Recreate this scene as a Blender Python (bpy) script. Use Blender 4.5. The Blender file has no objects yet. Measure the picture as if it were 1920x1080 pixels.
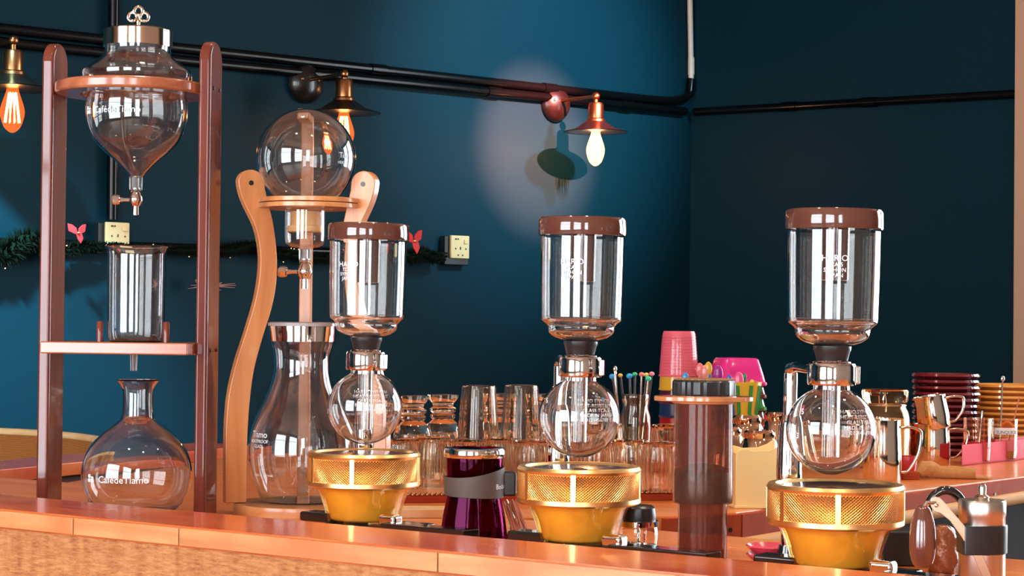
import bpy, bmesh, math, random
from mathutils import Matrix, Vector
random.seed(7)
PI = math.pi
SC = bpy.context.scene
COL = SC.collection
F = 3600.0                                     # focal length in pixels of the 1920x1080 frame
CAMZ = 1.2

# ------------------------------------------------------------------ camera
cam_d = bpy.data.cameras.new('camera')
cam_d.sensor_width = 36.0
cam_d.lens = 36.0 * F / 1920.0
cam_d.clip_start = 0.05
cam_o = bpy.data.objects.new('camera', cam_d)
COL.objects.link(cam_o)
CAM_M = Matrix.Translation((0, 0, CAMZ)) @ Matrix.Rotation(PI/2 + math.atan(60/F), 4, 'X') @ Matrix.Rotation(math.radians(0.6), 4, 'Z')
cam_o.matrix_world = CAM_M
SC.camera = cam_o

# ------------------------------------------------------------------ world, exposure
wd = bpy.data.worlds.new('daylight'); SC.world = wd; wd.use_nodes = True
bg = wd.node_tree.nodes['Background']
bg.inputs[0].default_value = (0.90, 0.97, 1.0, 1)
bg.inputs[1].default_value = 14.0
SC.view_settings.view_transform = 'Standard'
SC.view_settings.look = 'None'
SC.view_settings.gamma = 1
SC.view_settings.use_curve_mapping = False
SC.view_settings.exposure = -0.1
SC.cycles.max_bounces = 16
SC.cycles.transmission_bounces = 16
SC.cycles.glossy_bounces = 8
SC.cycles.diffuse_bounces = 4
SC.cycles.transparent_max_bounces = 24
SC.cycles.sample_clamp_indirect = 6.0
SC.cycles.blur_glossy = 0.6

# room plan: C far corner, L left (blue) wall, R right (blue) wall
WL = Vector((-0.747, -0.665, 0)).normalized()   # from the corner along the left wall
WR = Vector((0.7815, -0.624, 0)).normalized()   # from the corner along the right wall
CC = Vector((0.661, 7.15, 0))
PA = CC + WL*9.0
PD = CC + WR*7.5
PB = PA + WR*7.5
CEIL = 3.3
NL = Vector((0.665, -0.747, 0)).normalized()    # left wall normal, into the room
NR = Vector((-0.624, -0.7815, 0)).normalized()  # right wall normal, into the room

# windows: wall start, direction, inward normal, list of (s0, s1, z0, z1)
WIN = {
 'side':  (PA, WR, -WL, [(2.1, 4.5, 0.3, 3.0), (5.2, 7.1, 0.3, 3.0)]),
 'front': (PB, -WL, -WR, [(0.6, 1.6, 0.3, 2.9)]),
 'right': (CC, WR, NR, [(2.2, 3.6, 0.5, 3.1), (3.9, 5.2, 0.5, 3.1)]),
}
for side, (p0, d, n, ops) in WIN.items():
    for (s0, s1, z0, z1) in ops:
        ld = bpy.data.lights.new('daylight_portal', 'AREA')
        ld.shape = 'RECTANGLE'; ld.size = s1-s0; ld.size_y = z1-z0
        ld.cycles.is_portal = True
        lo = bpy.data.objects.new('daylight_portal', ld); COL.objects.link(lo)
        c = p0 + d*((s0+s1)/2) + n*0.01; c.z = (z0+z1)/2
        lo.matrix_world = Matrix.Translation(c) @ n.to_track_quat('-Z', 'Z').to_matrix().to_4x4()

# ------------------------------------------------------------------ pixel helpers
def ray(px, py):
    v = CAM_M.to_3x3() @ Vector(((px-960)/F, -(py-540)/F, -1))
    return v / v.y
def pt(px, py, Y):
    return Vector((0, 0, CAMZ)) + ray(px, py)*Y
def gnd(px, py, z):
    r = ray(px, py)
    return Vector((0, 0, CAMZ)) + r*((z-CAMZ)/r.z)
def onwall(px, py, p0, n, off):
    r = ray(px, py); o = Vector((0, 0, CAMZ))
    q = p0 + n*off
    return o + r*((q-o).dot(n)/r.dot(n))
def wl(px, py, off=0.0): return onwall(px, py, CC, NL, off)
def wr(px, py, off=0.0): return onwall(px, py, CC, NR, off)

# ------------------------------------------------------------------ materials
MATS = {}
def newmat(name):
    m = bpy.data.materials.new(name); m.use_nodes = True
    return m, m.node_tree.nodes, m.node_tree.links, m.node_tree.nodes['Principled BSDF']
def pm(name, col, rough=0.5, metal=0.0, trans=0.0, coat=0.0, ior=1.5, emit=None, estr=0.0, sheen=0.0, bump=0.0, bscale=60.0, var=0.0, sss=0.0, alpha=1.0, spec=0.5):
    if name in MATS: return MATS[name]
    m, N, L, P = newmat(name)
    P.inputs['Base Color'].default_value = (*col, 1)
    P.inputs['Roughness'].default_value = rough
    P.inputs['Metallic'].default_value = metal
    P.inputs['Transmission Weight'].default_value = trans
    P.inputs['Coat Weight'].default_value = coat
    P.inputs['Coat Roughness'].default_value = 0.05
    P.inputs['IOR'].default_value = ior
    P.inputs['Alpha'].default_value = alpha
    P.inputs['Specular IOR Level'].default_value = spec
    if sss:
        P.inputs['Subsurface Weight'].default_value = sss
        P.inputs['Subsurface Radius'].default_value = (0.02, 0.01, 0.006)
    if emit:
        P.inputs['Emission Color'].default_value = (*emit, 1)
        P.inputs['Emission Strength'].default_value = estr
    if bump or var:
        tc = N.new('ShaderNodeTexCoord')
        nz = N.new('ShaderNodeTexNoise'); nz.inputs['Scale'].default_value = bscale; nz.inputs['Detail'].default_value = 4
        L.new(tc.outputs['Object'], nz.inputs['Vector'])
        if bump:
            bp = N.new('ShaderNodeBump'); bp.inputs['Strength'].default_value = bump; bp.inputs['Distance'].default_value = 0.002
            L.new(nz.outputs['Fac'], bp.inputs['Height']); L.new(bp.outputs['Normal'], P.inputs['Normal'])
        if var:
            mx = N.new('ShaderNodeMix'); mx.data_type = 'RGBA'
            mx.inputs[6].default_value = (*[c*(1-var) for c in col], 1); mx.inputs[7].default_value = (*[min(1, c*(1+var)) for c in col], 1)
            L.new(nz.outputs['Fac'], mx.inputs[0]); L.new(mx.outputs[2], P.inputs['Base Color'])
    MATS[name] = m
    return m
def wood(name, c1, c2, axis='X', scale=1.0, rough=0.35, coat=0.3, stain=None, bump=0.15, spec=0.5, cior=1.5, crough=0.12):
    """long-grain timber; axis = grain direction in object space"""
    if name in MATS: return MATS[name]
    m, N, L, P = newmat(name)
    tc = N.new('ShaderNodeTexCoord'); mp = N.new('ShaderNodeMapping')
    s = [40*scale]*3; s['XYZ'.index(axis)] = 2.5*scale
    mp.inputs['Scale'].default_value = s
    L.new(tc.outputs['Object'], mp.inputs['Vector'])
    oi = N.new('ShaderNodeObjectInfo')
    ad = N.new('ShaderNodeVectorMath'); ad.operation = 'ADD'
    mul = N.new('ShaderNodeMath'); mul.operation = 'MULTIPLY'; mul.inputs[1].default_value = 37.0
    L.new(oi.outputs['Random'], mul.inputs[0]); L.new(mp.outputs['Vector'], ad.inputs[0]); L.new(mul.outputs[0], ad.inputs[1])
    nz = N.new('ShaderNodeTexNoise'); nz.inputs['Scale'].default_value = 1.0; nz.inputs['Detail'].default_value = 6; nz.inputs['Distortion'].default_value = 1.2
    L.new(ad.outputs[0], nz.inputs['Vector'])
    cr = N.new('ShaderNodeValToRGB')
    cr.color_ramp.elements[0].position = 0.32; cr.color_ramp.elements[0].color = (*c1, 1)
    cr.color_ramp.elements[1].position = 0.68; cr.color_ramp.elements[1].color = (*c2, 1)
    L.new(nz.outputs['Fac'], cr.inputs['Fac'])
    out = cr.outputs['Color']
    if stain:
        n2 = N.new('ShaderNodeTexNoise'); n2.inputs['Scale'].default_value = 9.0; n2.inputs['Detail'].default_value = 3
        L.new(tc.outputs['Object'], n2.inputs['Vector'])
        r2 = N.new('ShaderNodeValToRGB'); r2.color_ramp.elements[0].position = 0.45; r2.color_ramp.elements[1].position = 0.7
        L.new(n2.outputs['Fac'], r2.inputs['Fac'])
        mx = N.new('ShaderNodeMix'); mx.data_type = 'RGBA'; mx.inputs[7].default_value = (*stain, 1)
        L.new(r2.outputs['Color'], mx.inputs[0]); L.new(out, mx.inputs[6]); out = mx.outputs[2]
    L.new(out, P.inputs['Base Color'])
    P.inputs['Roughness'].default_value = rough
    P.inputs['Specular IOR Level'].default_value = spec
    P.inputs['Coat Weight'].default_value = coat; P.inputs['Coat Roughness'].default_value = crough; P.inputs['Coat IOR'].default_value = cior
    if bump:
        bp = N.new('ShaderNodeBump'); bp.inputs['Strength'].default_value = bump; bp.inputs['Distance'].default_value = 0.001
        L.new(nz.outputs['Fac'], bp.inputs['Height']); L.new(bp.outputs['Normal'], P.inputs['Normal'])
    MATS[name] = m
    return m
def glassmat(name, col=(1, 1, 1), ior=1.5, rough=0.0):
    if name in MATS: return MATS[name]
    m, N, L, P = newmat(name)
    g = N.new('ShaderNodeBsdfGlass'); g.inputs['Color'].default_value = (*col, 1); g.inputs['IOR'].default_value = ior; g.inputs['Roughness'].default_value = rough
    N.remove(P)
    L.new(g.outputs[0], N['Material Output'].inputs['Surface'])
    MATS[name] = m
    return m
def thinmat(name, col, facing=0.25, spec=(1, 1, 1), rough=0.03):
    """clear plastic / window pane: see-through with a mirror-like skin"""
    if name in MATS: return MATS[name]
    m, N, L, P = newmat(name)
    N.remove(P)
    t = N.new('ShaderNodeBsdfTransparent'); t.inputs[0].default_value = (*col, 1)
    g = N.new('ShaderNodeBsdfGlossy'); g.inputs['Color'].default_value = (*spec, 1); g.inputs['Roughness'].default_value = rough
    lw = N.new('ShaderNodeLayerWeight'); lw.inputs['Blend'].default_value = 0.5
    pw = N.new('ShaderNodeMath'); pw.operation = 'POWER'; pw.inputs[1].default_value = 4.0
    fr = N.new('ShaderNodeMath'); fr.operation = 'MULTIPLY_ADD'; fr.inputs[1].default_value = 0.9; fr.inputs[2].default_value = facing*0.18
    L.new(lw.outputs['Facing'], pw.inputs[0]); L.new(pw.outputs[0], fr.inputs[0])
    mx = N.new('ShaderNodeMixShader')
    L.new(fr.outputs[0], mx.inputs[0]); L.new(t.outputs[0], mx.inputs[1]); L.new(g.outputs[0], mx.inputs[2])
    L.new(mx.outputs[0], N['Material Output'].inputs['Surface'])
    MATS[name] = m
    return m

# ------------------------------------------------------------------ mesh builder
class MB:
    def __init__(s): s.v = []; s.f = []
    def add(s, vs, fs, M=None):
        o = len(s.v)
        s.v += [tuple(M @ Vector(p)) for p in vs] if M else [tuple(p) for p in vs]
        s.f += [tuple(i+o for i in f) for f in fs]
        return s
    def lathe(s, prof, seg=48, c=(0, 0, 0), M=None, mod=None, loop=False):
        """prof: (r, z) pairs along the outline; ends on the axis get a pole; loop closes a ring section"""
        vs = []; rows = []
        for k, (r, z) in enumerate(prof):
            if r < 1e-6:
                rows.append([len(vs)]); vs.append((c[0], c[1], c[2]+z))
            else:
                row = []
                for i in range(seg):
                    a = 2*PI*i/seg
                    rr = r*(mod(a, z, r) if mod else 1)
                    row.append(len(vs)); vs.append((c[0]+rr*math.cos(a), c[1]+rr*math.sin(a), c[2]+z))
                rows.append(row)
        fs = []
        pairs = list(zip(rows[:-1], rows[1:]))
        if loop: pairs.append((rows[-1], rows[0]))
        for A, B in pairs:
            if len(A) == 1 and len(B) == 1: continue
            for i in range(seg):
                j = (i+1) % seg
                if len(A) == 1: fs.append((A[0], B[i], B[j]))
                elif len(B) == 1: fs.append((A[i], A[j], B[0]))
                else: fs.append((A[i], A[j], B[j], B[i]))
        if not loop:
            if len(rows[0]) > 1: fs.append(tuple(rows[0][::-1]))
            if len(rows[-1]) > 1: fs.append(tuple(rows[-1]))
        return s.add(vs, fs, M)
    def box(s, c, d, M=None):
        x, y, z = c; a, b, e = d[0]/2, d[1]/2, d[2]/2
        vs = [(x+i*a, y+j*b, z+k*e) for k in (-1, 1) for j in (-1, 1) for i in (-1, 1)]
        return s.add(vs, [(0, 2, 3, 1), (4, 5, 7, 6), (0, 1, 5, 4), (2, 6, 7, 3), (0, 4, 6, 2), (1, 3, 7, 5)], M)
    def prism(s, out, z0, z1, M=None):
        n = len(out)
        vs = [(x, y, z0) for x, y in out] + [(x, y, z1) for x, y in out]
        return s.add(vs, [tuple(range(n))[::-1], tuple(range(n, 2*n))] + [(i, (i+1) % n, n+(i+1) % n, n+i) for i in range(n)], M)
    def tube(s, path, r, n=10, closed=False, M=None):
        P = [Vector(p) for p in path]; m = len(P); vs = []
        rs = r if isinstance(r, (list, tuple)) else [r]*m
        up = None
        for i in range(m):
            if closed: t = P[(i+1) % m]-P[i-1]
            else: t = P[min(i+1, m-1)]-P[max(i-1, 0)]
            t.normalize()
            if up is None:
                up = Vector((0, 0, 1)) if abs(t.z) < 0.9 else Vector((1, 0, 0))
            u = up - t*up.dot(t)
            if u.length < 1e-6: u = t.orthogonal()
            u.normalize(); up = u; w = t.cross(u)
            for k in range(n):
                a = 2*PI*k/n
                vs.append(P[i] + (u*math.cos(a)+w*math.sin(a))*rs[i])
        fs = []
        for i in range(m if closed else m-1):
            for k in range(n):
                a, b = i*n+k, i*n+(k+1) % n; j = ((i+1) % m)*n
                fs.append((a, b, j+(k+1) % n, j+k))
        if not closed:
            fs.append(tuple(range(n))[::-1]); fs.append(tuple(range((m-1)*n, m*n)))
        return s.add(vs, fs, M)
    def ball(s, c, r, sc=(1, 1, 1), seg=16, ring=10, M=None):
        T = Matrix.Translation(c) @ Matrix.Diagonal((*sc, 1))
        if M: T = M @ T
        return s.lathe([(r*math.sin(PI*i/ring) if 0 < i < ring else 0, -r*math.cos(PI*i/ring)) for i in range(ring+1)], seg, M=T)
    def mesh(s, name, smooth=40):
        me = bpy.data.meshes.new(name)
        me.from_pydata(s.v, [], s.f)
        bm = bmesh.new(); bm.from_mesh(me)
        bmesh.ops.recalc_face_normals(bm, faces=bm.faces)
        if bm.calc_volume(signed=True) < 0: bmesh.ops.reverse_faces(bm, faces=bm.faces)
        bm.to_mesh(me); bm.free()
        if smooth:
            me.shade_smooth(); me.set_sharp_from_angle(angle=math.radians(smooth))
        return me
    def build(s, name, mat, parent=None, loc=None, smooth=40, bevel=0, bseg=2, rot=None):
        me = s.mesh(name, smooth)
        o = bpy.data.objects.new(name, me); COL.objects.link(o)
        if isinstance(mat, str): mat = MATS[mat]
        me.materials.append(mat)
        if parent: o.parent = parent
        if loc is not None: o.location = loc
        if rot: o.rotation_euler = rot
        if bevel:
            b = o.modifiers.new('bevel', 'BEVEL'); b.width = bevel; b.segments = bseg; b.limit_method = 'ANGLE'; b.angle_limit = math.radians(35); b.harden_normals = bool(smooth)
        return o
def tag(o, label=None, cat=None, group=None, kind=None):
    if label: o['label'] = label
    if cat: o['category'] = cat
    if group: o['group'] = group
    if kind: o['kind'] = kind
    return o
def thing(name, label, cat, loc=(0, 0, 0), rot=(0, 0, 0), group=None):
    o = bpy.data.objects.new(name, None); COL.objects.link(o)
    o.empty_display_size = 0.05
    o.location = loc; o.rotation_euler = rot
    return tag(o, label, cat, group)
def copy_tree(o, parent=None):
    c = o.copy(); COL.objects.link(c); c.parent = parent
    for ch in list(o.children): copy_tree(ch, c)
    return c
def spline(pts, n=6):
    """Catmull-Rom through (r, z) points"""
    out = []
    P = [Vector((a, b)) for a, b in pts]
    P = [P[0]*2-P[1]] + P + [P[-1]*2-P[-2]]
    for i in range(1, len(P)-2):
        for k in range(n):
            t = k/n
            a, b, c, d = P[i-1], P[i], P[i+1], P[i+2]
            q = 0.5*((2*b)+(c-a)*t+(2*a-5*b+4*c-d)*t*t+(3*b-a-3*c+d)*t**3)
            out.append((max(q.x, 0), q.y))
    out.append(tuple(P[-2]))
    return out
def shell(prof, t):
    """prof: outer (r, z) from the bottom up; returns a closed outline with an inner skin t inside"""
    n = len(prof); inn = []
    for i, (r, z) in enumerate(prof):
        a = prof[max(i-1, 0)]; b = prof[min(i+1, n-1)]
        dx, dz = b[0]-a[0], b[1]-a[1]; l = math.hypot(dx, dz) or 1
        nx, nz = -dz/l, dx/l
        if r < 1e-6: nx, nz = 0, (1 if i < n/2 else -1)
        inn.append((max(r+nx*t, 0), z+nz*t))
    return list(prof) + inn[::-1]
class PX:
    """pixel outline -> metres for a thing standing at depth Y with its axis through column cx at row cy"""
    def __init__(s, cx, cy, Y, base=None, z0=None):
        p = pt(cx, cy, Y); s.s = Y/F; s.cy = cy; s.zc = p.z
        if z0 is None: z0 = pt(cx, base, Y).z
        s.z0 = z0; s.loc = Vector((p.x, Y, z0))
    def z(s, py): return s.zc - (py-s.cy)*s.s - s.z0
    def r(s, px): return px*s.s
    def pr(s, rows): return [(hw*s.s, s.z(py)) for py, hw in rows]
def text_into(mb, string, size, M, bend=None, spacing=1.0):
    """lettering as flat raised shapes; bend = radius of the round surface it is printed on"""
    cu = bpy.data.curves.new('lettering', 'FONT'); cu.body = string; cu.size = size; cu.extrude = 0.0; cu.align_x = 'CENTER'
    cu.space_character = spacing; cu.resolution_u = 2
    to = bpy.data.objects.new('lettering', cu); COL.objects.link(to)
    dg = bpy.context.evaluated_depsgraph_get()
    me = bpy.data.meshes.new_from_object(to.evaluated_get(dg))
    vs = []
    for v in me.vertices:
        x, y = v.co.x, v.co.y
        if bend:
            a = x/bend
            vs.append((bend*math.sin(a), -bend*math.cos(a), y))
        else: vs.append((x, 0, y))
    mb.add(vs, [tuple(p.vertices) for p in me.polygons], M)
    bpy.data.objects.remove(to); bpy.data.curves.remove(cu); bpy.data.meshes.remove(me)
    return mb

# ------------------------------------------------------------------ palette
M_WALL = pm('teal_wall_paint', (0.0026, 0.0225, 0.0345), rough=0.5, spec=0.08, bump=0.06, bscale=90, var=0.08)
M_CREAM = pm('warm_plaster', (0.34, 0.25, 0.19), rough=0.8)
M_CEIL = pm('ceiling_paint', (0.34, 0.21, 0.145), rough=0.9)
M_FLOOR = pm('floor_screed', (0.27, 0.16, 0.10), rough=0.4, var=0.2, bscale=6)
M_PEACH = pm('peach_trim_paint', (0.62, 0.34, 0.21), rough=0.5)
M_BLACKPIPE = pm('black_conduit_gloss', (0.002, 0.002, 0.0022), rough=0.22, spec=0.3)
M_WHITEPVC = pm('white_conduit_plastic', (0.75, 0.62, 0.52), rough=0.4)
M_GLASS = glassmat('clear_glass', (0.985, 0.98, 0.975), 1.68)
M_GLASSW = glassmat('warm_clear_glass', (1.0, 0.945, 0.88), 1.58)
M_FROST = glassmat('frosted_glass', (0.95, 0.95, 0.95), 1.45, 0.35)
M_THIN = thinmat('thin_clear_glass', (0.97, 0.96, 0.95), 0.28)
M_PANE = thinmat('window_pane', (0.97, 0.98, 1.0), 0.22)
M_CHROME = pm('chrome', (0.86, 0.80, 0.77), rough=0.06, metal=1)
M_STEEL = pm('brushed_steel', (0.86, 0.78, 0.70), rough=0.09, metal=1)
M_ROSE = pm('rose_gold_metal', (0.93, 0.66, 0.50), rough=0.10, metal=1)
M_BRASS = pm('aged_brass', (0.46, 0.20, 0.08), rough=0.28, metal=1)
M_GOLD = pm('gold_mesh_metal', (1.0, 0.66, 0.27), rough=0.3, metal=1)
M_BLACK = pm('black_plastic', (0.012, 0.012, 0.013), rough=0.3)
M_RUBBER = pm('black_rubber', (0.014, 0.014, 0.015), rough=0.35, coat=0.2)
M_BLACKMET = pm('black_enamel', (0.012, 0.011, 0.011), rough=0.12, coat=0.8)
M_LIDBROWN = pm('brown_lid_plastic', (0.11, 0.035, 0.022), rough=0.10, coat=1.0)
M_WHITEINK = pm('white_print', (0.85, 0.85, 0.85), rough=0.6)
M_DARKWOOD = wood('dark_red_wood', (0.11, 0.019, 0.011), (0.18, 0.036, 0.02), 'Z', 1.0, 0.45, 1.0, spec=0.05, cior=1.5, bump=0.0, crough=0.06)
M_DARKWOODX = wood('red_brown_wood', (0.30, 0.075, 0.032), (0.50, 0.16, 0.07), 'X', 1.0, 0.22, 0.8)
M_BAMBOO = wood('bamboo_wood', (0.52, 0.16, 0.045), (0.70, 0.28, 0.095), 'Z', 0.9, 0.35, 0.35)
M_BAMBOOX = wood('bamboo_board', (0.54, 0.18, 0.05), (0.72, 0.31, 0.11), 'X', 1.1, 0.3, 0.4)
M_LEDGE = wood('red_varnished_plank', (0.53, 0.055, 0.012), (0.74, 0.135, 0.030), 'X', 0.9, 0.22, 0.4, stain=(0.78, 0.20, 0.05))
M_FASCIA = wood('orange_fascia_plank', (0.48, 0.17, 0.055), (0.64, 0.29, 0.11), 'X', 1.1, 0.4, 0.2, stain=(0.56, 0.15, 0.045))
M_COUNTER = wood('orange_counter_wood', (0.60, 0.14, 0.03), (0.80, 0.27, 0.07), 'X', 0.8, 0.3, 0.25)
M_PALEWOOD = wood('pale_board_wood', (0.74, 0.42, 0.17), (0.88, 0.58, 0.30), 'X', 1.2, 0.35, 0.3)
M_REDFACE = wood('red_counter_face', (0.36, 0.045, 0.016), (0.44, 0.07, 0.024), 'X', 0.7, 0.6, 0.0, spec=0.1)

def worn_panel():
    m, N, L, P = newmat('worn_plywood_panel')
    tc = N.new('ShaderNodeTexCoord')
    mp = N.new('ShaderNodeMapping'); mp.inputs['Scale'].default_value = (14, 14, 60)
    L.new(tc.outputs['Object'], mp.inputs['Vector'])
    n1 = N.new('ShaderNodeTexNoise'); n1.inputs['Scale'].default_value = 6.0; n1.inputs['Detail'].default_value = 8; n1.inputs['Roughness'].default_value = 0.7
    L.new(mp.outputs[0], n1.inputs['Vector'])
    mp2 = N.new('ShaderNodeMapping'); mp2.inputs['Scale'].default_value = (70, 70, 5)
    L.new(tc.outputs['Object'], mp2.inputs['Vector'])
    n2 = N.new('ShaderNodeTexNoise'); n2.inputs['Scale'].default_value = 1.0; n2.inputs['Detail'].default_value = 5
    L.new(mp2.outputs[0], n2.inputs['Vector'])
    cr = N.new('ShaderNodeValToRGB'); e = cr.color_ramp.elements
    e[0].position = 0.37; e[0].color = (0.32, 0.085, 0.022, 1); e[1].position = 0.61; e[1].color = (0.62, 0.27, 0.095, 1)
    x = cr.color_ramp.elements.new(0.49); x.color = (0.50, 0.175, 0.052, 1)
    mx = N.new('ShaderNodeMath'); mx.operation = 'MULTIPLY_ADD'; mx.inputs[1].default_value = 0.72
    ml = N.new('ShaderNodeMath'); ml.operation = 'MULTIPLY'; ml.inputs[1].default_value = 0.28
    L.new(n2.outputs['Fac'], ml.inputs[0]); L.new(n1.outputs['Fac'], mx.inputs[0]); L.new(ml.outputs[0], mx.inputs[2])
    L.new(mx.outputs[0], cr.inputs['Fac']); L.new(cr.outputs[0], P.inputs['Base Color'])
    P.inputs['Roughness'].default_value = 0.45
    bp = N.new('ShaderNodeBump'); bp.inputs['Strength'].default_value = 0.7; bp.inputs['Distance'].default_value = 0.003
    L.new(n1.outputs['Fac'], bp.inputs['Height']); L.new(bp.outputs[0], P.inputs['Normal'])
    MATS['panel'] = m
    return m
M_PANEL = worn_panel()

# ------------------------------------------------------------------ room shell
def wall(name, p0, d, length, n, mat, ops=(), z1=CEIL, label=None):
    """a wall of thickness 0.15 behind its room-side plane, with rectangular openings"""
    M = Matrix((( d.x, -n.x, 0, p0.x), (d.y, -n.y, 0, p0.y), (0, 0, 1, 0), (0, 0, 0, 1)))
    mb = MB(); xs = 0.0; T = 0.15
    for (s0, s1, a, b) in sorted(ops):
        mb.box(((xs+s0)/2, T/2, z1/2), (s0-xs, T, z1), M)
        mb.box(((s0+s1)/2, T/2, a/2), (s1-s0, T, a), M)
        mb.box(((s0+s1)/2, T/2, (b+z1)/2), (s1-s0, T, z1-b), M)
        xs = s1
    mb.box(((xs+length)/2, T/2, z1/2), (length-xs, T, z1), M)
    return tag(mb.build(name, mat, smooth=0), kind='structure')
wall('wall_left', CC, WL, 9.0, NL, M_WALL)
wall('wall_right', CC, WR, 7.5, NR, M_WALL, WIN['right'][3])
wall('wall_side', PA, WR, 7.5, -WL, M_CREAM, WIN['side'][3])
wall('wall_front', PB, -WL, 9.0, -WR, M_CREAM, WIN['front'][3])
room = [(p.x, p.y) for p in (CC, PA, PB, PD)]
tag(MB().prism(room, -0.1, 0.0).build('floor', M_FLOOR, smooth=0), kind='structure')
tag(MB().prism(room, CEIL, CEIL+0.1).build('ceiling', M_CEIL, smooth=0), kind='structure')
wn = 0
for side, (p0, d, n, ops) in WIN.items():
    for (s0, s1, a, b) in ops:
        wn += 1
        M = Matrix(((d.x, -n.x, 0, p0.x), (d.y, -n.y, 0, p0.y), (0, 0, 1, 0), (0, 0, 0, 1)))
        e = bpy.data.objects.new('window_%d' % wn, None); COL.objects.link(e); tag(e, kind='structure')
        fw = 0.05
        mb = MB()
        for (c, dm) in ((((s0+s1)/2, 0.07, a+fw/2), (s1-s0, 0.06, fw)), (((s0+s1)/2, 0.07, b-fw/2), (s1-s0, 0.06, fw)),
                        ((s0+fw/2, 0.07, (a+b)/2), (fw, 0.06, b-a-2*fw)), ((s1-fw/2, 0.07, (a+b)/2), (fw, 0.06, b-a-2*fw)),
                        (((s0+s1)/2, 0.07, a+(b-a)*0.68), (s1-s0-2*fw, 0.05, 0.04))):
            mb.box(c, dm, M)
        mb.build('window_frame', M_BLACK, e, smooth=0)
        MB().box(((s0+s1)/2, 0.07, (a+b)/2), (s1-s0-2*fw, 0.006, b-a-2*fw), M).build('pane', M_PANE, e, smooth=0)
# peach door-post style trim where the right wall meets its window
tp = wr(1909, 540).copy(); st = (tp-CC).dot(WR)
M = Matrix(((WR.x, -NR.x, 0, CC.x), (WR.y, -NR.y, 0, CC.y), (0, 0, 1, 0), (0, 0, 0, 1)))
tag(MB().box((st+0.045, -0.02, CEIL/2), (0.09, 0.04, CEIL), M).build('trim_1', M_PEACH, bevel=0.004), kind='structure')

# ------------------------------------------------------------------ conduits on the walls
def conduit(name, pts, r, mat, label, n=14):
    return tag(MB().tube(pts, r, n).build(name, mat), label, 'conduit')
def elbow(a, c, b, k=6, rad=0.35):
    """polyline a-c-b with its corner rounded"""
    p, q = a.lerp(c, 1-rad), c.lerp(b, rad)
    return [a] + [p*(1-t)**2 + c*2*t*(1-t) + q*t*t for t in [i/k for i in range(k+1)]] + [b]
def lined(pts, label, r, rings, name='wall_conduit', wallf=wl):
    t = thing(name, label, 'conduit', pts[0])
    o = pts[0]
    MB().tube([p-o for p in pts], r, 14).build('pipe', M_BLACKPIPE, t)
    for (px, py) in rings:                                   # coupling sleeves
        c = wallf(px, py, r+0.002)
        i = min(range(len(pts)-1), key=lambda k: (pts[k]+(pts[k+1]-pts[k])*max(0, min(1, (c-pts[k]).dot(pts[k+1]-pts[k])/(pts[k+1]-pts[k]).length_squared))-c).length)
        d = (pts[i+1]-pts[i]).normalized(); c2 = pts[i]+d*(c-pts[i]).dot(d)
        MB().tube([c2-o-d*0.03, c2-o+d*0.03], r+0.003, 14).build('coupling', M_BLACKPIPE, t)
    return t
R1 = 0.0155
up = [wl(-160, 36, R1+.002)] + elbow(wl(1150, 179, R1+.002), wl(1292, 194, R1+.002), wl(1296, 148, R1+.002), rad=0.5)
lined(up, 'upper black conduit along the teal wall, bending up into the corner', R1, [(708, 127), (1030, 165)])
lined([wl(-160, 63, R1+.002), wl(1285, 209, R1+.002)], 'lower black conduit running along the teal wall under the upper one', R1, [(600, 141), (925, 175), (1175, 199)])
lined([wr(1303, 210, R1+.002), wr(1908, 176, R1+.002)], 'black conduit crossing the right-hand navy wall', R1*0.95, [(1630, 192), (1480, 200)], wallf=wr)
MB_ = MB().tube([wl(1293, -60, .012), wl(1296, 150, .012)], 0.0105, 12)
MB_.tube([wl(1296, 108, .012), wl(1296, 140, .012)], 0.0125, 12)
tag(MB_.build('corner_conduit', M_WHITEPVC), 'off-white conduit dropping down the corner of the walls', 'conduit')
conduit('vertical_conduit', [wl(214, -50, .018), wl(210, 412, .018)], 0.016, M_BLACKPIPE, 'vertical black conduit on the wall behind the tall tower, feeding a socket')
conduit('socket_conduit', [wl(-150, 450, .02), wl(190, 460, .02)], 0.013, M_BLACKPIPE, 'low black conduit left of the wall socket behind the tall tower')
conduit('socket_conduit', [wl(245, 462, .02), wl(835, 478, .02)], 0.013, M_BLACKPIPE, 'low black conduit running between the two wall sockets')

def socket(px0, py0, px1, py1, label):
    a = wl(px0, py1, 0.032); b = wl(px1, py1, 0.032); c = wl(px0, py0, 0.032)
    w, h = (b-a).length, (c-a).length
    t = thing('wall_socket', label, 'socket', a)
    d = (b-a); d.z = 0; d.normalize()
    M = Matrix(((d.x, -NL.x, 0, 0), (d.y, -NL.y, 0, 0), (0, 0, 1, 0), (0, 0, 0, 1)))
    MB().box((w/2-0.006, 0.0165, h/2-0.012), (w+0.024, 0.028, h+0.02), M).build('back_box', M_BLACK, t, bevel=0.003)
    fp = MB().box((w/2, -0.003, h/2), (w, 0.010, h), M).build('face_plate', pm('cream_plastic', (0.80, 0.50, 0.23), 0.4), t, bevel=0.002)
    for (u, v, sx, sz) in ((.24, .42, .05, .07), (.5, .44, .045, .12), (.80, .42, .05, .07), (.38, .14, .06, .06), (.62, .14, .06, .06), (.25, .84, .10, .06), (.37, .84, .06, .06)):
        MB().box((u*w, -0.0085, v*h), (sx*w, 0.002, sz*h), M).build('socket_hole', M_BLACK, fp)
    MB().box((.78*w, -0.010, .74*h), (.18*w, 0.006, .18*h), M).build('switch', MATS['cream_plastic'], fp, bevel=0.001)
socket(196, 416, 240, 461, 'cream wall socket behind the tall dark tower, above its beaker')
socket(843, 441, 877, 484, 'cream wall socket standing free on the wall right of the garland')

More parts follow.
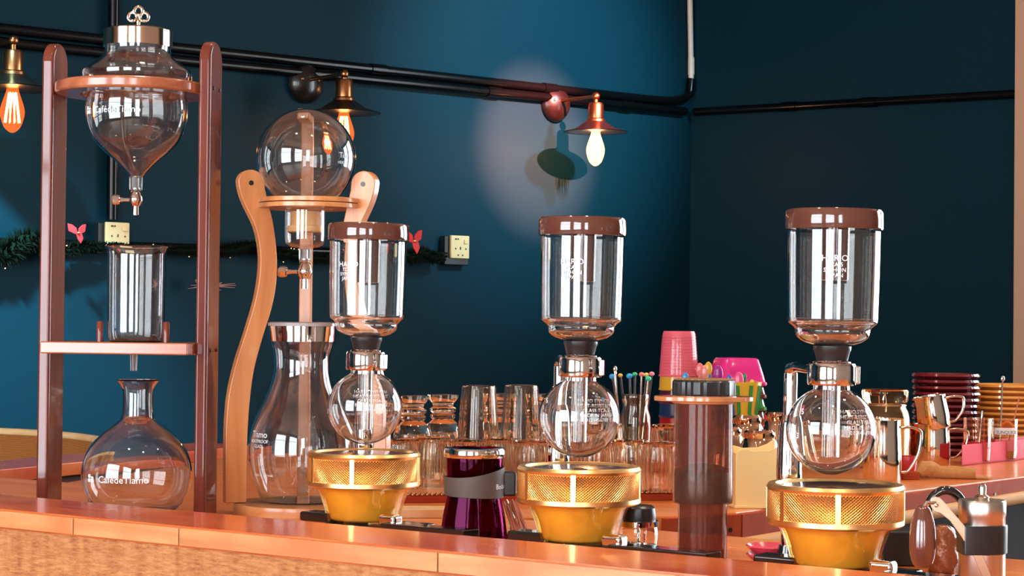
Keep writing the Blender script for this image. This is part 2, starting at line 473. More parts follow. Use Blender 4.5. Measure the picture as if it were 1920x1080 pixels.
# ------------------------------------------------------------------ wall lamps
M_BULB = thinmat('bulb_glass', (1.0, 0.72, 0.45), 0.2)
def bulb_glow(name, col, strength):
    m, N, L, P = newmat(name); N.remove(P)
    t = N.new('ShaderNodeBsdfTransparent'); t.inputs[0].default_value = (1, 0.75, 0.5, 1)
    e = N.new('ShaderNodeEmission'); e.inputs[0].default_value = col; e.inputs[1].default_value = strength
    a = N.new('ShaderNodeAddShader'); L.new(t.outputs[0], a.inputs[0]); L.new(e.outputs[0], a.inputs[1])
    L.new(a.outputs[0], N['Material Output'].inputs['Surface'])
    return m
M_GLOW = bulb_glow('dim_bulb_glass', (1.0, 0.15, 0.03, 1), 0.7)
M_HOT = bulb_glow('bright_bulb_glass', (1.0, 0.52, 0.20, 1), 3.0)
M_FIL = pm('hot_filament', (1, .6, .3), emit=(1.0, 0.50, 0.16), estr=26)
M_SHADE = pm('dark_bronze_shade', (0.008, 0.005, 0.004), rough=0.3, coat=0.3)
def wall_lamp(px, shade_py, plate_py, r, label, watt, arm=0.21, hot=False):
    """px: column of the bulb; the arm stands straight out of the wall"""
    # foot of the lamp on the wall: find the wall point whose outward offset lands on column px
    S = wl(px, shade_py, arm)
    foot = S - NL*arm
    t = thing('wall_lamp', label, 'lamp', Vector((foot.x, foot.y, S.z)))
    zp = wl(px, plate_py, arm).z - S.z
    Rn = NL.to_track_quat('Z', 'Y').to_matrix().to_4x4()
    k = r/0.11
    T = Matrix.Translation((0, 0, zp)) @ Rn
    MB().lathe([(0, 0.004), (0.062*k, 0.004), (0.062*k, 0.012), (0.05*k, 0.03), (0.02*k, 0.042), (0, 0.043)], 32, M=T).build('wall_plate', M_SHADE, t)
    A = NL*0.04; B = NL*arm
    mb = MB().tube([A+Vector((0, 0, zp+.01)), B+Vector((0, 0, zp+0.012))], 0.006, 10)
    mb.ball(B+Vector((0, 0, zp+.012)), 0.014)
    mb.tube([B+Vector((0, 0, zp+0.012)), B+Vector((0, 0, 0.075*k))], 0.008, 10)
    mb.build('arm', M_BRASS, t)
    for s in (-1, 1):
        MB().ball(NL*0.034+Vector((-NL.y*0.03*s, NL.x*0.03*s, zp+0.01)), 0.006).build('screw', M_BRASS, t)
    sh = MB().lathe([(0.010*k, 0.072*k), (0.022*k, 0.075*k), (0.026*k, 0.068*k), (0.026*k, 0.022*k), (0.032*k, 0.018*k), (0.034*k, 0.004), (0.02, 0.0)], 28, c=B).build('lamp_holder', M_BRASS, t)
    MB().lathe(shell([(r, -0.024*k), (r*0.62, -0.012*k), (0.035*k, 0.010*k), (0.02*k, 0.014*k)], 0.002), 48, c=B).build('shade', M_SHADE, t)
    bz = -0.016*k
    prof = spline([(0.013*k, bz+0.01), (0.016*k, bz-0.015*k), (0.029*k, bz-0.055*k), (0.031*k, bz-0.078*k), (0.022*k, bz-0.108*k), (0.009*k, bz-0.122*k), (0, bz-0.125*k)], 5)
    bo = MB().lathe(prof, 24, c=B).build('bulb', M_HOT if hot else M_GLOW, t)
    mb = MB()
    for i in range(10):
        a = 2*PI*i/10
        mb.tube([B+Vector((0.010*k*math.cos(a), 0.010*k*math.sin(a), bz-0.02*k)), B+Vector((0.020*k*math.cos(a+.3), 0.020*k*math.sin(a+.3), bz-0.098*k))], 0.0016*k, 5)
    mb.build('filament', M_FIL, bo)
    ld = bpy.data.lights.new('bulb_light', 'POINT'); ld.energy = watt; ld.color = (1.0, 0.62, 0.33); ld.shadow_soft_size = 0.02
    lo = bpy.data.objects.new('bulb_light', ld); COL.objects.link(lo); lo.parent = t; lo.location = B+Vector((0, 0, bz-0.06*k))
    return t
wall_lamp(1117, 234, 187, 0.110, 'lit bronze wall lamp with a bare glowing bulb, between the pipes and the corner', 6.0, hot=True)
wall_lamp(645, 196, 146, 0.112, 'lit dark wall lamp half hidden behind the round globe of the bamboo tower', 0.6)
wall_lamp(24, 148, 84, 0.112, 'lit dark wall lamp at the left edge beside the tall tower', 0.6)

# ceiling spotlight that throws the warm patch on the wall behind the sconce
sp = Vector((1.75, 4.0, 3.12)); tgt = wl(1005, 276, 0)
dirv = (tgt-sp).normalized()
t = thing('ceiling_spotlight', 'small black spotlight hanging from the ceiling, aimed at the teal wall', 'spotlight', (sp.x, sp.y, CEIL))
MB().lathe([(0, -.02), (.045, -.02), (.045, 0), (0, 0)], 24).build('canopy', M_BLACK, t)
MB().tube([(0, 0, -.02), (0, 0, -.16)], 0.008, 10).build('stem', M_BLACK, t)
T = Matrix.Translation((0, 0, sp.z-CEIL)) @ dirv.to_track_quat('Z', 'Y').to_matrix().to_4x4()
MB().lathe(shell([(0, -.07), (.032, -.06), (.038, 0), (.04, .06)], 0.003), 28, M=T).build('spot_body', M_BLACK, t)
ld = bpy.data.lights.new('spot_light', 'SPOT'); ld.energy = 14500; ld.color = (1.0, 0.155, 0.11); ld.spot_size = math.radians(11); ld.spot_blend = 0.85; ld.shadow_soft_size = 0.012
lo = bpy.data.objects.new('spot_light', ld); COL.objects.link(lo)
lo.matrix_world = Matrix.Translation(sp+dirv*0.08) @ dirv.to_track_quat('-Z', 'Y').to_matrix().to_4x4()

# cool spotlight washing the corner side of the teal wall
sp = Vector((1.95, 4.9, 3.12)); tgt = wl(1015, 160, 0)
dirv = (tgt-sp).normalized()
t = thing('ceiling_spotlight', 'small black spotlight hanging from the ceiling near the corner, aimed at the wall lamp', 'spotlight', (sp.x, sp.y, CEIL))
MB().lathe([(0, -.02), (.045, -.02), (.045, 0), (0, 0)], 24).build('canopy', M_BLACK, t)
MB().tube([(0, 0, -.02), (0, 0, -.16)], 0.008, 10).build('stem', M_BLACK, t)
T = Matrix.Translation((0, 0, sp.z-CEIL)) @ dirv.to_track_quat('Z', 'Y').to_matrix().to_4x4()
MB().lathe(shell([(0, -.07), (.032, -.06), (.038, 0), (.04, .06)], 0.003), 28, M=T).build('spot_body', M_BLACK, t)
ld = bpy.data.lights.new('spot_light', 'SPOT'); ld.energy = 1020; ld.color = (0.30, 0.80, 1.0); ld.spot_size = math.radians(36); ld.spot_blend = 1.0; ld.shadow_soft_size = 0.08
lo = bpy.data.objects.new('spot_light', ld); COL.objects.link(lo)
lo.matrix_world = Matrix.Translation(sp+dirv*0.08) @ dirv.to_track_quat('-Z', 'Y').to_matrix().to_4x4()

# third spotlight, out of view, added only to brighten the wall above the rattan chair
sp = CC+WL*3.75+NL*1.25; sp.z = 3.0; tgt = wl(40, 730, 0)
dirv = (tgt-sp).normalized()
t = thing('ceiling_spotlight', 'added out-of-view ceiling spotlight above the rattan chair, brightening the wall behind it', 'spotlight', (sp.x, sp.y, CEIL))
MB().lathe([(0, -.02), (.045, -.02), (.045, 0), (0, 0)], 24).build('canopy', M_BLACK, t)
MB().tube([(0, 0, -.02), (0, 0, -.16)], 0.008, 10).build('stem', M_BLACK, t)
T = Matrix.Translation((0, 0, sp.z-CEIL)) @ dirv.to_track_quat('Z', 'Y').to_matrix().to_4x4()
MB().lathe(shell([(0, -.07), (.032, -.06), (.038, 0), (.04, .06)], 0.003), 28, M=T).build('spot_body', M_BLACK, t)
ld = bpy.data.lights.new('spot_light', 'SPOT'); ld.energy = 1700; ld.color = (0.30, 0.80, 1.0); ld.spot_size = math.radians(27); ld.spot_blend = 1.0; ld.shadow_soft_size = 0.08
lo = bpy.data.objects.new('spot_light', ld); COL.objects.link(lo)
lo.matrix_world = Matrix.Translation(sp+dirv*0.08) @ dirv.to_track_quat('-Z', 'Y').to_matrix().to_4x4()

# ceiling downlights over the bar
M_DISC = pm('lit_diffuser', (1, .9, .8), emit=(1.0, 0.82, 0.62), estr=30)
for i, (x_, y_) in enumerate(((-0.9, 1.3), (0.35, 1.1), (1.3, 2.2), (-0.5, 3.1), (0.7, 3.3))):
    t = thing('ceiling_downlight', ['ceiling downlight left of the camera', 'ceiling downlight above the front of the bar', 'ceiling downlight above the right end of the bar', 'ceiling downlight above the wooden towers', 'ceiling downlight above the back counter'][i], 'light', (x_, y_, CEIL), group='ceiling downlights')
    MB().lathe([(0.06, -0.03), (0.075, -0.03), (0.075, 0), (0.06, 0)], 32, loop=True).build('rim', M_BLACK, t)
    MB().lathe([(0, -0.022), (0.059, -0.022), (0.059, -0.016), (0, -0.016)], 32).build('diffuser', M_DISC, t)
    ld = bpy.data.lights.new('downlight', 'SPOT'); ld.energy = 60; ld.color = (1.0, 0.80, 0.60); ld.spot_size = math.radians(100); ld.spot_blend = 0.7; ld.shadow_soft_size = 0.06
    lo = bpy.data.objects.new('downlight', ld); COL.objects.link(lo); lo.parent = t; lo.location = (0, 0, -0.04)

# ------------------------------------------------------------------ bar: ledge, counters
ZL, ZC, ZB = 0.98, 0.936, 0.92                  # ledge top, front counter top, back counter top
l0, l1 = gnd(0, 927, ZL), gnd(1560, 1065, ZL)
U = (l1-l0); U.z = 0; U.normalize()
Nn = Vector((U.y, -U.x, 0))                     # towards the camera
if Nn.y > 0: Nn = -Nn
ANG = math.atan2(U.y, U.x)
BAR = Matrix.Translation((l0.x, l0.y, 0)) @ Matrix.Rotation(ANG, 4, 'Z')   # local x along the ledge, local -y towards the camera
def sx(px, py, z):
    return (gnd(px, py, z)-l0).dot(U)
SA, SB_ = -0.7, 2.3
bar = thing('bar_ledge', 'raised reddish plank ledge along the front of the bar', 'bar ledge', (l0.x, l0.y, 0), (0, 0, ANG))
wf = 0.122
MB().box(((SA+SB_)/2, -0.026, ZL-0.011), (SB_-SA, 0.052, 0.022)).build('plank', M_LEDGE, bar)
MB().box(((SA+SB_)/2, -0.0523-(wf-0.0523)/2+0.0022, ZL-0.011), (SB_-SA, wf-0.0523-0.0044, 0.022)).build('plank', M_LEDGE, bar)
js = [SA] + [sx(135, 969, ZL), sx(340, 987, ZL), sx(800, 1037, ZL), sx(1235, 1083, ZL)] + [SB_]
for a, b in zip(js[:-1], js[1:]):
    MB().box(((a+b)/2, -wf+0.0015, ZL-0.0105), (b-a-0.0016, 0.009, 0.0185)).build('fascia_plank', M_FASCIA, bar, bevel=0.0008)
MB().box(((SA+SB_)/2, -wf/2+0.004, (ZL-0.0225)/2), (SB_-SA, wf-0.010, ZL-0.0225)).build('front_panel', M_PANEL, bar)
M_DARKCAB = pm('dark_cabinet', (0.016, 0.009, 0.008), 0.7, spec=0.1)
# front counter on its cabinet
cd = 0.52
cnt = thing('bar_counter', 'orange wooden counter behind the ledge carrying the coffee brewers', 'counter', (l0.x, l0.y, 0), (0, 0, ANG))
for i in range(5):
    y0 = 0.003 + i*cd/5
    MB().box(((SA+SB_)/2, y0+cd/10, ZC-0.0075), (SB_-SA, cd/5-0.0012, 0.015)).build('counter_board', M_COUNTER, cnt, bevel=0.0008)
MB().box(((SA+SB_)/2, 0.16, 0.44), (SB_-SA, 0.30, 0.88)).build('cabinet_body', M_DARKCAB, cnt)
# back counter
fe = [gnd(330, 978, ZB), gnd(830, 970, ZB), gnd(1240, 968, ZB), gnd(1380, 960, ZB), gnd(1920, 893, ZB), gnd(2150, 866, ZB)]
far = [gnd(2250, 762, ZB), gnd(1480, 752, ZB)]
far = [Vector((1.75, 4.9, 0)), Vector((0.9, 5.1, 0)), Vector((-0.55, 3.9, 0)), Vector((-0.75, 3.2, 0))]
bc = thing('back_counter', 'low wooden work counter along the back loaded with glasses and pitchers', 'counter', (0, 0, 0))
MB().prism([(p.x, p.y) for p in fe+far], ZB-0.035, ZB).build('worktop', M_COUNTER, bc, smooth=0, bevel=0.002)
ins = [p+Vector((0.01, 0.06, 0)) for p in fe]+[p-Vector((0.0, 0.06, 0)) for p in far]
MB().prism([(p.x, p.y) for p in ins], 0.0, ZB-0.035).build('cabinet_body', M_DARKCAB, bc, smooth=0)
# red-brown front face of the worktop and its screw holes
a, b = gnd(1380, 960, ZB), gnd(2150, 866, ZB)
for (p, q) in ((fe[2], fe[3]), (fe[3], fe[4]), (fe[4], fe[5])):
    d = (q-p); d.z = 0; L_ = d.length; d.normalize(); n = Vector((d.y, -d.x, 0))
    M = Matrix(((d.x, -n.x, 0, p.x), (d.y, -n.y, 0, p.y), (0, 0, 1, 0), (0, 0, 0, 1)))
    fb = MB().box((L_/2, -0.006, ZB-0.021), (L_, 0.012, 0.036), M).build('edge_board', M_REDFACE, bc)
    for s in (0.12, 0.32, 0.62, 0.85):
        MB().lathe([(0, 0), (0.0035, 0), (0.0035, 0.001), (0, 0.001)], 12, M=M @ Matrix.Translation((L_*s, -0.0125, ZB-0.024)) @ Matrix.Rotation(PI/2, 4, 'X')).build('screw_hole', M_BLACK, fb)
# bamboo rail in front of the back counter
ra, rb = pt(1365, 1027, 2.62), pt(1960, 925, 3.36)
rl = thing('bamboo_rail', 'pale bamboo rail running in front of the back counter', 'rail', (ra.x, ra.y, 0))
MB().tube([Vector((0, 0, ra.z)), rb-Vector((ra.x, ra.y, 0))], 0.0105, 12).build('rod', pm('matt_bamboo', (0.58, 0.29, 0.10), 0.6, spec=0.2), rl)
for s in (0.08, 0.95):
    q = (rb-Vector((ra.x, ra.y, ra.z)))*s
    MB().tube([(q.x, q.y, 0), (q.x, q.y, ra.z-0.012)], 0.009, 10).build('leg', M_BAMBOOX, rl)
# far-left bar ledge
p, q = gnd(-330, 913, ZB), gnd(480, 834, ZB)
d = (q-p); d.z = 0; L_ = d.length; d.normalize(); n = Vector((d.y, -d.x, 0))
sl = thing('side_ledge', 'far wooden ledge behind the tall dark tower, below the rattan chair', 'bar ledge', (p.x, p.y, 0), (0, 0, math.atan2(d.y, d.x)))
MB().box((L_/2, 0.075, ZB-0.012), (L_, 0.15, 0.024)).build('plank', M_LEDGE, sl, bevel=0.001)
MB().box((L_/2, 0.085, (ZB-0.025)/2), (L_, 0.10, ZB-0.025)).build('front_panel', pm('dark_red_panel', (0.16, 0.03, 0.014), 0.5), sl)

# ------------------------------------------------------------------ tall dark cold-drip tower
def tap(parent, loc, s, label=None):
    """small metal drip tap with a side handle; s = radius of its ball"""
    M = Matrix.Translation(loc)
    t = MB()
    t.lathe(spline([(0.5*s, 1.7*s), (0.55*s, 1.3*s), (0.75*s, 0.95*s), (1.0*s, 0.2*s), (0.95*s, -0.3*s), (0.6*s, -0.95*s)], 4)[::-1], 24, M=M)
    body = t.build('tap', M_CHROME, parent)
    MB().lathe([(0.42*s, -0.9*s), (0.45*s, -2.2*s), (0.3*s, -2.2*s), (0.28*s, -0.9*s)], 16, M=M, loop=True).build('spout', M_CHROME, body)
    H = M @ Matrix.Rotation(-PI/2, 4, 'Y')
    MB().lathe([(0, 0.8*s), (0.28*s, 0.8*s), (0.25*s, 1.6*s), (0.34*s, 2.2*s), (0.62*s, 2.3*s), (0.72*s, 2.6*s), (0.72*s, 3.2*s), (0.55*s, 3.5*s), (0, 3.5*s)], 8, M=H).build('tap_handle', M_CHROME, body, smooth=25)
    return body
def post_outline(w, h, r):
    """board with a rounded top, in (y, z)"""
    out = [(-w/2, 0), (w/2, 0)]
    for i in range(13):
        a = PI*i/12
        out.append((w/2*math.cos(a), h-w/2*1.05+w/2*1.05*math.sin(a)))
    return out
YT = 2.5
x0 = PX(254, 560, YT, z0=ZC)
tw = thing('cold_drip_tower', 'tall dark red-brown wooden cold drip coffee tower at the left', 'coffee dripper', x0.loc, (0, 0, math.radians(-9)))
S = x0.s
def postx(px, py): return (pt(px, py, YT).x - x0.loc.x)/math.cos(math.radians(9))
H_ = x0.z(79)
MX = Matrix(((0, 0, 1, 0), (1, 0, 0, 0), (0, 1, 0, 0), (0, 0, 0, 1)))   # (a, b, c) -> (c, a, b)
xl, xr = postx(92, 500), postx(394, 500)
for xx in (xl, xr):
    MB().prism(post_outline(0.052, H_, 0.02), -0.008, 0.008, Matrix.Translation((xx, 0, 0)) @ MX).build('post', M_DARKWOOD, tw, bevel=0.004, bseg=3)
span = xr-xl-0.016; xm = (xl+xr)/2
zr = x0.z(168)
def ringplate(rout, rin, th, half):
    """round plate with a hole, cut flat at the posts"""
    n = 64; vs = []; fs = []
    for (rr, zz, clip) in ((rout, -th/2, 1), (rout+0.0, th/2, 1), (rin, th/2, 0), (rin, -th/2, 0)):
        for i in range(n):
            a = 2*PI*i/n
            vs.append((max(-half, min(half, rr*math.cos(a))), rr*math.sin(a), zz))
    for k in range(4):
        for i in range(n):
            j = (i+1) % n; q = ((k+1) % 4)*n
            fs.append((k*n+i, k*n+j, q+j, q+i))
    return MB().add(vs, fs)
ringplate(142*S, 92*S, 22*S, span/2).build('ring_shelf', M_DARKWOODX, tw, loc=(xm, 0, zr), bevel=0.004, bseg=3)
for dy in (-0.012, 0.012):
    MB().lathe([(0, 0), (0.0028, 0), (0.0028, 0.001), (0, 0.001)], 12, M=Matrix.Translation((xr+0.0085, dy, zr)) @ Matrix.Rotation(PI/2, 4, 'Y')).build('screw_hole', M_BLACK, tw)
    MB().lathe([(0, 0), (0.0022, 0), (0.0022, 0.001), (0, 0.001)], 12, M=Matrix.Translation((xr+0.0085, dy, x0.z(655))) @ Matrix.Rotation(PI/2, 4, 'Y')).build('screw_hole', M_BLACK, tw)
zs = x0.z(652)
MB().lathe([(0.0042, -0.030), (0.0047, -0.008), (0.0028, -0.008), (0.0025, -0.030)], 16, loop=True, c=(-0.001, 0.0, zs)).build('drip_nozzle', M_FROST, tw)
sh = MB()
sh.box((xm, 0, zs), (span, 0.115, 0.0155))
sh.build('shelf', M_DARKWOODX, tw, bevel=0.002)
for px in (188, 316):
    MB().lathe([(0, 0), (6.5*S, 0), (6.5*S, 36*S), (5*S, 38*S), (0, 38*S)], 16, c=(postx(px, 620), -0.005, zs+0.00775)).build('peg', M_DARKWOOD, tw)
MB().box((xm, 0.0, 0.003), (span, 0.12, 0.006)).build('base_board', M_DARKWOODX, tw, bevel=0.002)

# globe of the tall tower
g = PX(257, 200, YT, z0=zr+ZC)
gl = thing('drip_globe', 'upper glass globe with a gold cap and tap in the tall dark tower', 'glass globe', g.loc)
prof = spline(g.pr([(334, 12), (322, 20), (311, 30), (300, 42), (285, 60), (262, 80), (235, 91), (205, 94), (180, 92), (165, 90.5), (155, 98), (142, 102), (132, 99), (118, 80), (106, 65), (96, 61), (86, 61)]), 5)
gb = MB().lathe([(0.004, prof[0][1])] + shell(prof, 0.0022) + [(0.004, prof[0][1]+0.002)], 160, loop=True).build('globe', M_GLASS, gl)
cap = MB().lathe(g.pr([(88, 60), (88, 64), (58, 64), (55, 60), (54, 0)])[::1], 64).build('cap', M_ROSE, gl)
k = MB(); kz = g.z(52)
k.lathe(g.pr([(54, 9), (50, 8), (47, 3.5), (40, 4), (37, 7), (34, 0)]), 20)
for (cx, cz) in ((-11, 31), (11, 31), (0, 20)):
    k.tube([((cx+8*math.cos(a))*S, 0, g.z(cz+8*math.sin(a))) for a in [2*PI*i/20 for i in range(20)]], 2.9*S, 8, closed=True)
k.build('clover_knob', M_ROSE, cap)
MB().lathe(g.pr([(358, 9), (356, 12), (332, 12.5), (330, 9)])[::1]+[(0.003, g.z(330)), (0.003, g.z(358))], 24, loop=True).build('ground_joint', M_FROST, gl)
tap(gl, (0, 0, g.z(375)), 13*S)
def logo(parent, cx, py, conv, rad, size, words, ang=0.0, box=True):
    mb = MB()
    z = conv.z(py)
    M = Matrix.Translation((0, 0, z)) @ Matrix.Rotation(ang, 4, 'Z')
    text_into(mb, words, size, M, bend=rad)
    if box:
        w = size*0.95
        for (u, v, a, b) in ((0, 0, .42, .42), (.5, 0, .42, .42), (0, .5, .42, .42), (.5, .5, .42, .18)):
            off = -len(words)*size*0.285-w*0.75
            vs = [(off+(u+x)*w-w/2, 0, (v+y)*w*0.9) for x, y in ((0, 0), (a, 0), (a, b), (0, b))]
            vs = [(rad*math.sin(x/rad), -rad*math.cos(x/rad), zz) for x, _, zz in vs]
            mb.add(vs, [(0, 1, 2, 3)], M)
    return mb.build('printed_logo', M_WHITEINK, parent, smooth=0)
logo(gl, 0, 220, g, 95.2*S, 0.0125, 'CafédeTiamo', math.radians(-14))
# beaker
b = PX(256, 550, YT, z0=zs+0.00775+ZC)
bk = thing('glass_beaker', 'straight glass beaker standing on the shelf of the tall tower', 'beaker', b.loc)
prof = [(0, 0)] + b.pr([(b.cy, 0)])[:0] + [(47*S, 0)] + [(52*S, 0.005)] + b.pr([(620, 53), (560, 53.5), (500, 54), (478, 54), (468, 56), (462, 60)])
MB().lathe(shell(prof, 0.0020), 160).build('beaker_wall', M_GLASS, bk)
# round flask under the shelf
fl = PX(257, 860, YT, z0=ZC+0.006)
fk = thing('round_flask', 'round-bellied glass flask at the foot of the tall tower', 'flask', fl.loc)
zb = fl.z
prof = [(0, 0), (50*S, 0.0006), (66*S, 0.004)] + fl.pr([(948, 82), (932, 93), (912, 100), (885, 102.5), (855, 96), (830, 82), (808, 60), (795, 42), (784, 31), (770, 28.5), (745, 28), (730, 29), (720, 34), (714, 39)])
MB().lathe(shell(spline(prof, 5), 0.0022), 160).build('flask_glass', M_GLASS, fk)
logo(fk, 0, 898, fl, 103.2*S, 0.0125, 'CafédeTiamo', math.radians(-4))

# ------------------------------------------------------------------ bamboo hourglass tower
Y2 = 2.585
c2 = PX(575, 640, Y2, z0=ZC)
S2 = c2.s
t2 = thing('bamboo_drip_tower', 'pale bamboo cold drip tower with curved legs behind the first siphon', 'coffee dripper', c2.loc)
def offx(px, py): return pt(px, py, Y2).x - c2.loc.x
left_out = [(447, 345), (450, 362), (458, 385), (477, 425), (486, 465), (487, 505), (479, 560), (462, 620), (443, 680), (430, 740), (425, 800), (424, 880), (424, 940)]
left_in = [(462, 940), (463, 860), (466, 780), (475, 700), (490, 640), (508, 580), (517, 530), (518, 480), (512, 425), (503, 385), (496, 356)]
head = [(471+24.3*math.cos(math.radians(a)), 345.5-24.3*math.sin(math.radians(a))) for a in range(5, 180, 12)]
def legshape(mirror):
    P = []
    axis = 579
    pts_ = spline(left_out, 4) + spline(left_in, 4) + head
    for (x, y) in pts_:
        xx = offx(x, y) if not mirror else -offx(x, y)+2*offx(axis, y)
        P.append((xx, c2.z(y)))
    return P
FRONT = Matrix(((1, 0, 0, 0), (0, 0, 1, 0), (0, 1, 0, 0), (0, 0, 0, 1)))  # (a, b, c) -> (a, c, b)
for mir in (False, True):
    P = legshape(mir)
    cxm = offx(480, 500) if not mir else offx(678, 500)
    ang = math.radians(-24 if not mir else 24)
    cs = math.cos(ang)
    P = [((x-cxm)/cs*0.96, z) for x, z in P]
    M = Matrix.Translation((cxm, -0.012, 0)) @ Matrix.Rotation(ang*-1, 4, 'Z') @ FRONT
    lg = MB().prism(P, -0.0075, 0.0075, M).build('leg', M_BAMBOO, t2, bevel=0.0015, smooth=30)
    hx = (offx(471, 345)-cxm)/cs if not mir else (offx(687, 345)-cxm)/cs
    MB().lathe([(0, -0.0003), (0.0034, -0.0003), (0.0034, 0.0006), (0, 0.0006)], 14, M=M @ Matrix.Translation((hx, c2.z(346), -0.0080))).build('peg_hole', M_BLACK, lg)
# ring plates (two layers)
rx = offx(581, 380)
for zz in (387, 377):
    MB().lathe([(44*S2, -4.4*S2), (96*S2, -4.4*S2), (96*S2, 4.4*S2), (44*S2, 4.4*S2)], 64, loop=True, c=(rx, 0, c2.z(zz))).build('ring_shelf', M_BAMBOOX, t2, bevel=0.0008)
# rear post with the hook over the globe
pz = c2.z(197)
bp = MB().box((offx(561, 600), 0.078, pz/2), (24*S2, 0.016, pz)).build('rear_post', M_BAMBOO, t2, bevel=0.002)
MB().box((offx(561, 400), 0.060, pz-0.007), (26*S2, 0.05, 0.014)).build('top_bracket', M_BAMBOO, bp, bevel=0.003)
# base disc
zb2 = c2.z(941)
base_x = offx(566, 950)
MB().lathe([(0, zb2-0.017), (126*S2, zb2-0.017), (127*S2, zb2-0.015), (127*S2, zb2-0.002), (126*S2, zb2), (0, zb2)], 64, c=(base_x, 0, 0)).build('base_disc', M_BAMBOOX, t2)
for a in (0.4, 1.4, 2.5, 3.6, 4.7, 5.6):
    MB().box((base_x+0.06*math.cos(a), 0.06*math.sin(a), (zb2-0.017)/2), (0.014, 0.014, zb2-0.017)).build('foot', M_BAMBOO, t2)
# its globe
g2 = PX(574, 290, Y2, z0=c2.z(372)+ZC)
gl2 = thing('round_drip_globe', 'ball-shaped glass globe resting on the bamboo tower ring', 'glass globe', g2.loc)
prof = []
for i in range(0, 33):
    a = -PI/2 + 0.43 + (PI-0.43)*i/32
    prof.append((93.5*S2*math.cos(a) if i < 32 else 0, g2.z(297)+93.5*S2*math.sin(a)))
lower = g2.pr([(462, 8), (465, 20), (460, 33), (450, 37.5), (420, 38), (395, 38), (385, 38.3)])
gg = shell([(37.6*S2, prof[0][1]-0.004)]+prof, 0.002)
MB().lathe(gg, 160, loop=True).build('globe', M_GLASS, gl2)
MB().lathe(shell([(0.006, g2.z(464.5))]+spline(lower[:-1], 3), 0.002), 120, loop=True).build('neck_chamber', M_THIN, gl2)
MB().lathe(g2.pr([(435, 0), (435, 33), (424, 33), (423, 28), (397, 28), (396, 0)]), 40).build('cork_stopper', pm('cork', (0.72, 0.42, 0.18), 0.7, var=0.15, bscale=120), gl2)
MB().lathe(g2.pr([(490, 9), (488, 11), (468, 11.5), (466, 9)])+[(0.003, g2.z(466)), (0.003, g2.z(490))], 24, loop=True).build('ground_joint', M_FROST, gl2)
tap(gl2, (0, 0, g2.z(510)), 14.5*S2)
m = MB(); M = Matrix.Translation((0, 0, g2.z(300))) @ Matrix.Rotation(math.radians(58), 4, 'Z')
text_into(m, 'Tiamo', 0.0105, M, bend=94*S2); text_into(m, 'HEATPROOF', 0.0055, M @ Matrix.Translation((0, 0, -0.008)), bend=94*S2)
m.build('printed_logo', M_WHITEINK, gl2, smooth=0)
# carafe
ca = PX(565, 790, Y2, z0=zb2+ZC)
cf = thing('waisted_carafe', 'waisted glass carafe with a metal collar standing in the bamboo tower', 'carafe', ca.loc)
prof = [(0, 0), (60*S2, 0.0008), (72*S2, 0.004)] + ca.pr([(915, 84), (885, 94), (850, 98), (815, 95.5), (780, 84), (745, 67), (710, 55), (685, 51.5), (660, 53.5), (640, 58.5), (612, 61)])
MB().lathe(shell(spline(prof, 5), 0.0022), 160).build('carafe_glass', M_GLASS, cf)
MB().lathe(ca.pr([(640, 59.2), (640, 61.5), (612, 63), (612, 61.4)]), 64, loop=True).build('collar', M_CHROME, cf)
MB().lathe(ca.pr([(611.5, 0), (611.5, 64.5), (606, 65), (604, 60), (604, 0)]), 64).build('flat_lid', pm('grey_lid', (.35, .30, .28), 0.2), cf)
m = MB()
for (py, txt, sz, rr) in ((817, 'Tiamo', 0.0125, 96.4), (827, 'HEATPROOF', 0.0066, 97.8), (836, 'GLASS', 0.0066, 98.4)):
    text_into(m, txt, sz, Matrix.Translation((0, 0, ca.z(py))) @ Matrix.Rotation(math.radians(-47), 4, 'Z'), bend=rr*S2)
for (py, txt, sz, rr) in ((610+268, 'P3', 0.011, 95.5), (888, 'MADE IN TAIWAN', 0.0045, 94)):
    text_into(m, txt, sz, Matrix.Translation((0, 0, ca.z(py))) @ Matrix.Rotation(math.radians(-42), 4, 'Z'), bend=rr*S2)
m.build('printed_logo', M_WHITEINK, cf, smooth=0)

